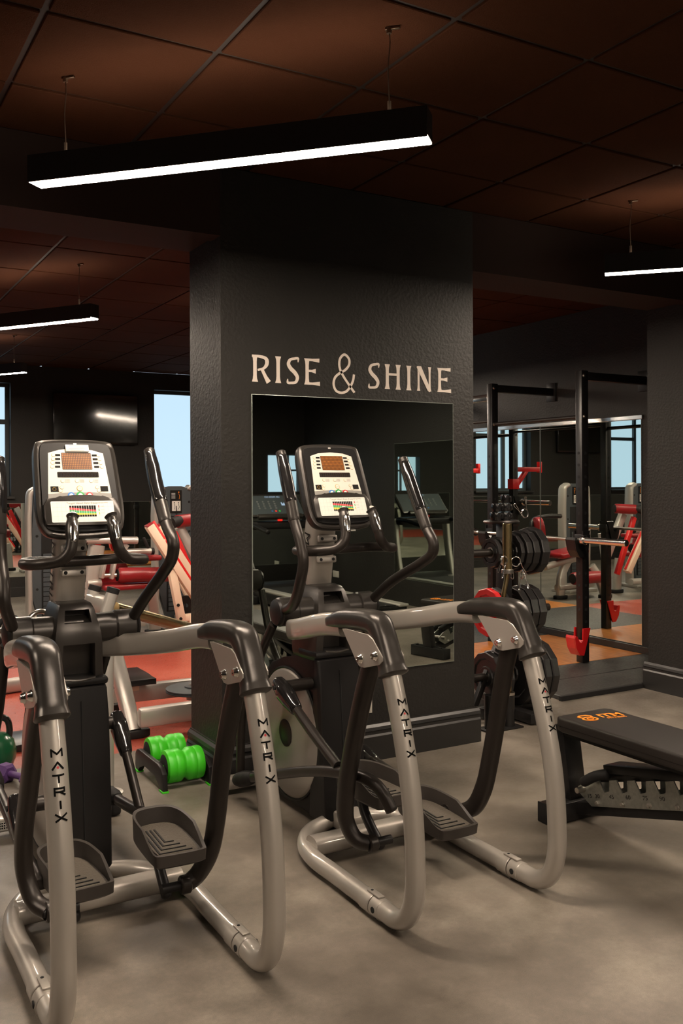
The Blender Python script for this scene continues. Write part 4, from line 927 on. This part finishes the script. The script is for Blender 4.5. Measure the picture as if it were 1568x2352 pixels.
# curl bar standing upright in its holder
O = (3.555, 4.20, 0); t = thing('curl_bar', O, 'curl bar with a brass sleeve standing upright before the weight tree', 'barbell')
MB().sweep([(3.555, 4.20, .05), (3.555, 4.20, .35), (3.525, 4.205, .50), (3.555, 4.20, .63), (3.525, 4.205, .76), (3.545, 4.20, .88), (3.55, 4.20, .97)], .0145, sub=5, seg=12).build('shaft', 'brass_steel', t, O)
MB().cyl((3.55, 4.20, .925), (3.55, 4.20, 1.20), .0275, 20, bev=.003).build('sleeve', 'brass_steel', t, O); MB().cyl((3.55, 4.20, .905), (3.55, 4.20, .93), .036, 20, bev=.003).build('sleeve_collar', 'steel', t, O)
O = (3.48, 4.20, 0); t = thing('bar_holder', O, 'black cup holder for bars on the floor beside the pillar', 'bar holder')
for k, x_ in enumerate((3.42, 3.555)):
    MB().lathe([(.036, 0), (.036, .20), (.032, .20), (.032, .02), (0, .02)], (x_, 4.20, .005), Z, 20).build('cup', 'rack_black', t, O); 
MB().lathe([(.0365, 0), (.0375, .004), (.0375, .016), (.031, .018), (.031, .0)], (3.555, 4.20, .19), Z, 20).build('cup_rim', 'steel', t, O)
MB().box((3.49, 4.20, .005), (.26, .12, .01), .002).build('base_plate', 'rack_black', t, O)
# wire spring collars
def spring_collar(c, rz, label, tilt=0.0):
    t = thing('spring_collar', c, label, 'bar collar', 'wire spring collars'); pts = []
    for k in range(25): a = 2*PI*k/12; pts.append((.028*math.cos(a), -.006+.006*k/12, .028*math.sin(a)))
    Rm = Matrix.Rotation(rz, 3, 'Z') @ Matrix.Rotation(tilt, 3, 'Y')
    MB().sweep([Rm @ Vector(p) for p in pts], .0022, sub=2, seg=6).build('coil', 'chrome', t)
    for sx in (-1, 1):
        q = [(.028*sx, 0, .0), (.034*sx, .005*sx, -.04), (.052*sx, .012*sx, -.085), (.040*sx, .012*sx, -.095), (.030*sx, .008*sx, -.05)]
        MB().sweep([Rm @ Vector(p) for p in q], .0022, sub=3, seg=6).build('wire_handle', 'chrome', t)
for k, (c, a, b_) in enumerate((((3.50, 4.17, .985), .3, .5), ((3.59, 4.17, .975), -.4, -.2), ((3.63, 4.16, .90), 1.2, .3), ((3.80, 4.33, 1.25), .2, 2.6))):
    spring_collar(c, a, ['wire spring collar left of the brass sleeve', 'wire spring collar right of the brass sleeve', 'wire spring collar hanging below the brass sleeve', 'wire spring collar on the tray of the weight tree'][k], b_)
for k, (dx, dz, s) in enumerate(((-.062, 0, .8), (-.055, .052, .7), (.012, .0, .8), (.012, .054, .75), (.012, .106, .6))):
    O = (TX-.02+dx, TY-.02, 1.209+dz); t = thing('lock_collar', O, ['black lock collar lying at the left of the tray', 'black lock collar on top of the left pair', 'bottom black lock collar of the right pile', 'middle black lock collar of the right pile', 'topmost black lock collar of the right pile'][k], 'bar collar', 'lock collars on the tree tray')
    MB().lathe([(.026*s, 0), (.042*s, 0), (.044*s, .004), (.044*s, .046), (.042*s, .05), (.026*s, .05), (.026*s, 0)], O, Z, 14).build('ring', 'gloss_black', t, O, smooth=25)
    MB().box((O[0]+.04*s, O[1]-.02, O[2]+.025), (.03, .018, .036), .004, .6).build('lever', 'gloss_black', t, O)
# ------------------------------------------------------------------ rear room machines
def tower(t, O, x_, y_, zt=1.41):
    """weight stack tower: dark panel between two rounded silver columns"""
    for sg in (-1, 1):
        MB().sweep([(x_+sg*.205, y_, .02), (x_+sg*.205, y_, zt-.09), (x_+sg*.19, y_, zt-.045), (x_+sg*.13, y_, zt-.012)], .028, .065, sub=4, seg=18, n=3, round_cap=.006, up=(0, 1, 0)).build('column', 'machine_silver', t, O)
    MB().prism(chaikin([(-.185, .05), (.185, .05), (.185, zt-.09), (.12, zt), (-.12, zt), (-.185, zt-.09)], 1), (x_, y_+.03, 0), X, Z, .06, .004, 1).build('front_panel', 'machine_dark', t, O)
    MB().span((x_-.10, y_-.036, .15), (x_+.10, y_-.030, zt-.30)).build('stack_window', 'dark_void', t, O, smooth=0)
    w = MB()
    for k in range(14): w.span((x_-.085, y_-.042, .16+.045*k), (x_+.085, y_-.037, .198+.045*k))
    w = w.build('stack_plates', 'machine_dark', t, O, smooth=0); w['kind'] = 'stuff'
    MB().cyl((x_, y_-.045, .16), (x_, y_-.045, zt-.2), .004, 8).build('cable', 'rubber', t, O)
    pc = MB().span((x_-.06, y_-.040, zt-.27), (x_+.06, y_-.032, zt-.04), .002).build('placard', 'print_dark', t, O, smooth=0)
    MB().span((x_-.045, y_-.0415, zt-.25), (x_+.045, y_-.0398, zt-.15)).build('placard_picture', 'chart_white', pc, O, smooth=0)
    g = MB()
    for k in range(5): g.span((x_-.05, y_-.0415, zt-.075-.012*k), (x_-.01, y_-.0398, zt-.071-.012*k))
    g.build('placard_text', 'chart_white', pc, O, smooth=0)
    f_ = MB(); f_.sweep([(x_+.03, y_-.0405, zt-.13), (x_+.035, y_-.0405, zt-.10), (x_+.025, y_-.0405, zt-.075)], .006, .002, sub=3, seg=6); f_.ball((x_+.027, y_-.0405, zt-.062), .007, 8, (1, .3, 1)); f_.build('placard_figure', 'logo_orange', pc, O)
    fg = MB()
    for k in (-.022, .022): fg.sweep([(x_+k, y_-.0425, zt-.235), (x_+k+.008, y_-.0425, zt-.21), (x_+k, y_-.0425, zt-.18)], .006, .0015, sub=3, seg=6); fg.ball((x_+k, y_-.0425, zt-.168), .006, 8, (1, .3, 1))
    fg.build('placard_drawing', 'print_dark', pc, O)
    MB().box((x_, y_, .02), (.5, .34, .04), .008).build('tower_base', 'machine_silver', t, O)
    for sg in (-1, 1):
        for zz in (.45, .95, zt-.16): MB().cyl((x_+sg*.14, y_-.028, zz), (x_+sg*.14, y_-.0345, zz), .012, 10).build('panel_screw', 'dark_void', t, O)
def leg(t, O, pts, w=.055, d=.04, m_='machine_silver', foot=True, nm='frame_leg'):
    b_ = MB().sweep(pts, w, d, sub=5, seg=16, n=3.4, up=(0, 1, 0)).build(nm, m_, t, O)
    if foot:
        q = Vector(pts[-1]); MB().prism(chaikin([(-.09, -.06), (.09, -.06), (.09, .06), (-.09, .06)], 1), (q.x, q.y, 0), X, Y, .045, .008, 2).build('foot_pad', 'rubber', b_, O)
def roller(t, O, a, b_, r=.075, m_='red_vinyl'):
    a, b_ = Vector(a), Vector(b_); d = (b_-a).normalized(); L = (b_-a).length
    k = MB().lathe([(0, 0), (r*.8, 0), (r, .015), (r, L-.015), (r*.8, L), (0, L)], a, d, 28).build('roller_pad', m_, t, O)
    for p, s in ((a, -1), (b_, 1)): MB().lathe([(r*.82, 0), (r*.78, .008), (r*.3, .012), (0, .012)], p, d*s, 24).build('roller_cap', 'rubber', k, O)
# machine seen mainly in the rack mirror (leg extension)
O = (3.19, 8.9, 0); t = thing('leg_machine', O, 'silver leg machine with red pads and low red roller, seen in the rack mirror', 'exercise machine', 'red padded leg machines')
tower(t, O, 3.19, 8.9)
leg(t, O, [(3.70, 8.45, .52), (3.86, 8.43, .30), (3.90, 8.41, .16), (3.90, 8.41, .03)])
leg(t, O, [(3.55, 8.25, .40), (3.45, 8.22, .25), (3.36, 8.2, .03)])
MB().sweep([(3.95, 8.41, .14), (3.3, 8.5, .14), (3.19, 8.8, .10)], .05, .04, sub=5, n=3, seg=14).build('base_beam', 'machine_silver', t, O)
MB().sweep([(4.15, 8.42, .40), (3.8, 8.44, .46), (3.45, 8.5, .48)], .05, .04, sub=4, n=3, seg=14).build('seat_beam', 'machine_silver', t, O)
MB().box((3.78, 8.44, .56), (.46, .36, .07), .03, Matrix.Rotation(.12, 3, 'Y'), 4).build('seat_pad', 'red_vinyl', t, O)
MB().prism(chaikin([(-.12, -.20), (.12, -.20), (.17, .12), (.13, .22), (-.13, .22), (-.17, .12)], 2), (4.15, 8.55, .78), Vector((.45, -.89, 0)), Vector((.12, .06, .99)), .07, .018, 3).build('back_pad', 'red_vinyl', t, O)
MB().sweep([(4.10, 8.6, .62), (4.16, 8.62, .80), (4.12, 8.66, .95), (3.90, 8.7, 1.0), (3.6, 8.72, 1.0)], .028, sub=5).build('back_post', 'black_plastic', t, O)
roller(t, O, (3.92, 8.18, .27), (3.44, 8.18, .27))
MB().sweep([(3.42, 8.2, .80), (3.40, 8.19, .62), (3.38, 8.18, .40), (3.40, 8.18, .27)], .05, .04, sub=5, n=3, seg=14).build('lever_arm', 'machine_silver', t, O)
MB().sweep([(3.55, 8.3, .62), (3.62, 8.22, .70), (3.60, 8.2, .74)], .014, sub=4, round_cap=.01).build('handle', 'rubber', t, O)
# machine behind the left elliptical (leg curl)
O = (1.97, 8.9, 0); t = thing('leg_machine', O, 'silver leg curl machine with thick red rollers behind the left elliptical', 'exercise machine', 'red padded leg machines')
tower(t, O, 1.97, 8.9)
leg(t, O, [(2.235, 8.300, 0.884), (2.187, 8.300, 0.579), (2.130, 8.300, 0.152)], .07, .06)
MB().sweep([(2.121, 8.250, 0.934), (2.594, 8.250, 0.917)], .034, sub=1, seg=18, round_cap=.006).build('top_tube', 'machine_silver', t, O)
MB().bar((2.506, 8.270, 0.883), (2.394, 8.300, 0.719), .03, .05).build('top_brace', 'machine_silver', t, O)
MB().sweep([(2.491, 8.300, 0.810), (2.742, 8.300, 0.808)], .030, sub=1, seg=18).build('side_tube', 'machine_silver', t, O)
MB().sweep([(2.738, 8.300, 0.808), (2.767, 8.300, 0.807)], .033, sub=1, seg=18).build('tube_cap', 'rubber', t, O)
MB().box((2.704, 8.350, 0.745), (.26, .2, .05), .02, seg=3).build('arm_pad', 'red_vinyl', t, O)
MB().sweep([(2.713, 8.300, 0.841), (2.672, 8.300, 0.932)], .014, sub=1, round_cap=.008).build('lever_handle', 'rubber', t, O)
MB().prism(chaikin([(-.15, -.14), (.15, -.14), (.16, .06), (.08, .15), (-.08, .15), (-.16, .06)], 2), (2.402, 8.500, 0.639), X, Z, .08, .02, 3).build('back_pad', 'red_vinyl', t, O)
roller(t, O, (2.396, 8.200, 0.612), (2.896, 8.200, 0.593), .068)
MB().box((2.521, 8.350, 0.500), (.50, .34, .06), .025, seg=3).build('seat_pad', 'red_vinyl', t, O)
for px in ((237, 1308), (257, 1310)): pass
for q in ((2.267, 8.220, 0.668), (2.349, 8.200, 0.658)):
    MB().box(q, (.03, .10, .16), .01, Matrix.Rotation(.2, 3, 'Y')).build('pivot_plate', 'machine_silver', t, O)
MB().sweep([(2.262, 8.200, 0.615), (2.396, 8.200, 0.612)], .022, sub=1).build('roller_axle', 'steel', t, O)
MB().sweep([(2.135, 8.250, 0.544), (2.260, 8.250, 0.549)], .035, sub=1).build('pivot_tube', 'machine_silver', t, O)
leg(t, O, [(2.798, 8.500, 0.444), (2.828, 8.500, 0.234), (2.840, 8.500, 0.025)])
MB().sweep([(2.0, 8.35, .14), (2.7, 8.4, .14)], .05, .04, sub=1, n=3).build('base_beam', 'machine_silver', t, O)
# cream plate-loaded press, half hidden by the pillar
O = (2.8, 7.8, 0); t = thing('incline_press', O, 'cream steel incline press frame with red stripes beside the pillar edge', 'exercise machine')
CB = MB()
for a, b_, yy in (((2.526, 7.700, 1.077), (3.034, 7.700, 0.295), 0), ((2.721, 8.000, 1.060), (3.195, 8.000, 0.327), 0)):
    r_ = MB().bar(a, b_, .07, .085, .004, up=(0, 1, 0)).build('incline_rail', 'cream_paint', t, O)
    a2, b2 = Vector(a)+Vector((.035, -.0, .035)), Vector(b_)+Vector((.035, 0, .035)); MB().bar(a2, b2, .03, .012, .002, up=(0, 1, 0)).build('rail_stripe', 'red_paint', r_, O)
    MB().bar(Vector(a)-Vector((.005, 0, -.012)), Vector(a)+Vector((.012, 0, -.02)), .064, .08, .003, up=(0, 1, 0)).build('rail_end', 'red_vinyl', r_, O)
MB().bar((2.906, 8.150, 0.988), (3.211, 8.150, 0.289), .06, .05, .004, up=(0, 1, 0)).build('carriage_rail', 'red_paint', t, O)
MB().bar((2.993, 8.250, 1.030), (3.296, 8.250, 0.480), .09, .07, .006, up=(0, 1, 0)).build('carriage_tube', 'machine_silver', t, O)
MB().bar((2.646, 7.700, 0.933), (2.860, 8.000, 0.901), .05, .05, .004).build('rail_tie', 'cream_paint', t, O)
lg_ = MB().bar((2.708, 7.700, 0.775), (2.818, 7.700, 0.223), .065, .07, .004, up=(0, 1, 0)).build('support_leg', 'cream_paint', t, O)
MB().bar((2.793, 7.850, 0.722), (3.009, 7.850, 0.267), .055, .05, .004, up=(0, 1, 0)).build('support_leg', 'cream_paint', t, O)
for q in ((2.710, 7.660, 0.698), (2.772, 7.660, 0.376), (2.795, 7.660, 0.256)): MB().cyl(q, Vector(q)+Vector((0, -.008, 0)), .014, 10).build('leg_bolt', 'print_dark', lg_, O)
MB().bar((2.802, 7.700, 0.255), (2.931, 7.700, 0.260), .05, .06, .004).build('foot_tie', 'cream_paint', t, O)
MB().bar((2.911, 7.700, 0.285), (2.910, 7.700, -0.046), .06, .06, .004).build('front_foot', 'cream_paint', t, O)
MB().bar((2.836, 7.750, 0.215), (2.864, 7.750, -0.023), .06, .06, .004).build('rear_foot', 'cream_paint', t, O)
roller(t, O, (2.913, 8.100, 1.086), (3.191, 8.200, 1.101), .06)
MB().sweep([(2.854, 8.050, 1.074), (2.947, 8.100, 1.094)], .05, sub=1, seg=18).build('roller_hub', 'rubber', t, O)
MB().lathe([(.02, 0), (.085, 0), (.09, .006), (.09, .03), (.085, .036), (.02, .036)], (2.900, 7.800, 0.351), (-.5, -1, 0), 24).build('wheel', 'rubber', t, O)
# silver post with two capped tubes and a long tube (cable station)
O = (1.18, 4.26, 0); t = thing('cable_station', O, 'silver machine post with two black-capped tubes behind the left elliptical', 'exercise machine')
MB().sweep([(1.19, 4.26, .01), (1.19, 4.26, .55), (1.210, 4.300, 0.769)], .034, sub=5, seg=18).build('post', 'machine_silver', t, O)
MB().lathe([(0, 0), (.075, 0), (.075, .006), (.05, .014), (.04, .022), (0, .022)], (1.19, 4.26, 0), Z, 24).build('floor_flange', 'machine_silver', t, O)
for a, b_ in (((1.142, 4.450, 0.796), (1.191, 4.450, 0.948)), ((1.185, 4.300, 0.787), (1.237, 4.300, 0.948))):
    k = MB().sweep([a, b_], .027, .027, sub=1, seg=18, n=3).build('capped_tube', 'machine_silver', t, O)
    d = (Vector(b_)-Vector(a)).normalized(); MB().sweep([Vector(b_)-d*.022, Vector(b_)+d*.003], .0285, sub=1, seg=18, n=3, round_cap=.003).build('tube_cap', 'rubber', k, O)
MB().bar((1.161, 4.440, 0.880), (1.220, 4.320, 0.864), .07, .075, .012).build('yoke', 'machine_silver', t, O)
MB().sweep([(1.268, 4.400, 0.843), (1.532, 4.620, 0.744), (1.873, 4.900, 0.618)], .030, sub=3, seg=20).build('long_tube', 'brass_steel', t, O)
# plate-loaded base near the pillar
O = (1.9, 5.3, 0); t = thing('leg_press', O, 'silver leg press base with rubber foot on the red floor left of the pillar', 'exercise machine')
leg(t, O, [(1.561, 5.420, 0.433), (1.570, 5.250, 0.232), (1.585, 5.13, .03)], .045, .045)
leg(t, O, [(1.656, 5.900, 0.291), (1.655, 5.850, 0.076), (1.652, 5.800, -0.052)], .045, .045)
for a, b_ in (((1.60, 5.08, .115), (2.75, 5.10, .115)), ((1.70, 5.66, .125), (2.75, 5.62, .125))):
    MB().bar(a, b_, .07, .11, .02).build('base_rail', 'machine_silver', t, O)
MB().box((1.661, 5.500, 0.257), (.26, .34, .035), .003).build('carriage_plate', 'rack_black', t, O)
MB().box((1.691, 5.600, 0.262), (.22, .26, .02), .003).build('carriage_plate', 'rack_black', t, O)
MB().box((1.668, 5.480, 0.220), (.10, .1, .06), .003).build('carriage_block', 'cream_paint', t, O)
for q in (((1.762, 5.700, 0.474), (2.041, 5.700, 0.469)), ((1.792, 5.800, 0.423), (2.101, 5.800, 0.418))): MB().bar(*q, .05, .035, .003).build('cross_bar', 'rack_black', t, O)
MB().bar((1.543, 5.450, 0.461), (1.800, 5.600, 0.463), .05, .04, .003).build('cream_bar', 'cream_paint', t, O)
MB().cyl((2.064, 5.420, 0.099), (2.064, 5.420, 0.181), .05, 18).build('plate_peg', 'machine_silver', t, O)
q = Vector((2.064, 5.420, 0.146)); MB().lathe([(.03, 0), (.165, 0), (.175, .004), (.175, .010), (.172, .013), (.175, .016), (.175, .024), (.165, .028), (.03, .028)], q, Z, 40).build('round_plate', 'machine_dark', t, O)
MB().lathe([(.06, 0), (.06, .008), (.05, .012), (0, .012)], q+Z*.028, Z, 24).build('plate_washer', 'machine_dark', t, O)
MB().cyl(q+Vector((-.035, -.02, .035)), q+Vector((-.035, -.02, .052)), .008, 8).build('plate_bolt', 'chrome', t, O)
# machine with a silver column at the far left edge
O = (1.35, 6.9, 0); t = thing('cable_tower', O, 'pale machine column at the far left edge, left of the elliptical mast', 'exercise machine')
MB().sweep([(.98, 6.6, .02), (.98, 6.6, 1.12)], .05, .09, sub=1, seg=16, n=4).build('column', 'machine_silver', t, O)
MB().sweep([(.98, 6.6, .05), (1.5, 6.7, .05)], .04, .05, sub=1, n=3).build('base_beam', 'machine_silver', t, O)
for z, r_ in ((.82, .13), (.82, .11)): pass
O2 = (1.1, 5.3, 0); t = thing('plate_rack', O2, 'low plate holder with rings of plates behind the left elliptical hub', 'plate rack')
MB().bar((1.1, 5.3, .0), (1.1, 5.3, .66), .05, .05, .004).build('rack_post', 'rack_black', t, O2)
MB().box((1.1, 5.3, .02), (.4, .3, .04), .005).build('rack_base', 'rack_black', t, O2)
for k, (x_, z) in enumerate(((.94, .64), (1.10, .66), (1.20, .65))):
    MB().ring((x_, 5.26, z), (.3, -1, 0), .075, .014, 28, 10).build('ring_weight', 'rubber' if k != 1 else 'steel', t, O2)
MB().bar((.88, 5.3, .64), (1.28, 5.3, .64), .03, .03, .003).build('rack_peg', 'steel', t, O2)

# ------------------------------------------------------------------ treadmills (seen in the pillar mirror)
def make_treadmill():
    t = thing('treadmill', (0, 0, 0), '', 'treadmill')
    MB().span((-.38, -.05, .03), (.38, 2.2, .17), .02, 3).build('deck', 'black_plastic', t)
    MB().span((-.25, .05, .171), (.25, 2.18, .178), .002).build('belt', 'rubber', t)
    for s in (-1, 1):
        MB().span((s*.27, .05, .16), (s*.385, 2.22, .19), .012, 3).build('side_rail', 'machine_silver', t)
        MB().sweep([(s*.42, .02, .04), (s*.42, -.10, .55), (s*.42, -.16, .95)], .055, .035, sub=5, n=3.4, up=(1, 0, 0), seg=16).build('upright', 'machine_silver', t)
        MB().box((s*.42, .03, .05), (.10, .3, .10), .02, seg=3).build('upright_foot', 'black_plastic', t)
        MB().sweep([(s*.40, -.15, .93), (s*.40, .10, .93), (s*.40, .38, .89), (s*.40, .50, .87)], .032, .028, sub=5, round_cap=.012).build('handrail', 'black_plastic', t)
    h = MB().prism(chaikin([(-.28, .05), (.16, .05), (.14, .17), (-.02, .24), (-.22, .22)], 2), (-.36, 0, 0), Y, Z, .72, .02, 3).build('motor_hood', 'black_plastic', t)
    MB().box((0, -.10, .92), (.86, .20, .10), .035, seg=4).build('dash', 'black_plastic', t)
    MB().box((0, .0, .985), (.06, .02, .03), .004).build('stop_key', 'led_red', t)
    ax, ay = -X, Vector((0, -math.sin(.75), math.cos(.75))); nn = ax.cross(ay); c = Vector((0, -.14, 1.16))
    cs = MB(); loft(cs, roundrect(.74, .36, .03, 4), [(.98, .97, 0, .004), (1, 1, 0, 0), (1, 1, 0, -.03), (.8, .8, 0, -.06)], c, ax, ay); cs = cs.build('console', 'shroud', t, smooth=35)
    MB().prism(roundrect(.70, .31, .02, 3), c+nn*.0045, ax, ay, .002).build('console_face', 'machine_dark', cs)
    text_mb('OR PRESS GO', .034, c+ay*.13+nn*.007, ax, ay, .001).build('console_text', 'screen_blue', cs, smooth=0)
    for k, hgt in enumerate((.05, .02, .045, .03, .05)): MB().box(c+ax*(-.16+.016*k)+ay*(-.01+hgt/2)+nn*.007, (.013, hgt, .001), 0, Matrix((ax, ay, nn)).transposed()).build('console_bar', 'screen_blue', cs, smooth=0)
    g = MB()
    for i in range(4):
        for j in range(4): g.ring(c+ax*(.0+.075*i)+ay*(-.05+.035*j)+nn*.007, nn, .009, .0012, 10, 4)
    g = g.build('console_buttons', 'print_pale', cs, smooth=0); g['kind'] = 'stuff'
    for k, m_ in ((-.03, 'led_green'), (.02, 'led_red'), (.07, 'btn_blue')): MB().lathe([(.012, 0), (.012, .002), (0, .003)], c+ax*k+ay*-.10+nn*.007, nn, 12).build('console_key', m_, cs)
    MB().box(c-ay*.20+nn*.02, (.60, .06, .05), .012, Matrix((ax, ay, nn)).transposed(), 3).build('console_tray', 'shroud', t)
    return t
T1 = make_treadmill(); T1.location = (4.95, -1.95, 0); tag(T1, 'black and silver treadmill by the side wall mirror, seen in the pillar mirror', 'treadmill')
o = MB().box((XR-.006, -2.5, .22), (.012, .15, .085), .003).build('power_socket', 'white_plastic'); tag(o, 'white double power socket on the dark wall, seen in the pillar mirror', 'socket')
MB().box((-.0075, -.03, .02), (.003, .012, .008)).build('socket_light', 'led_red', o) if False else None
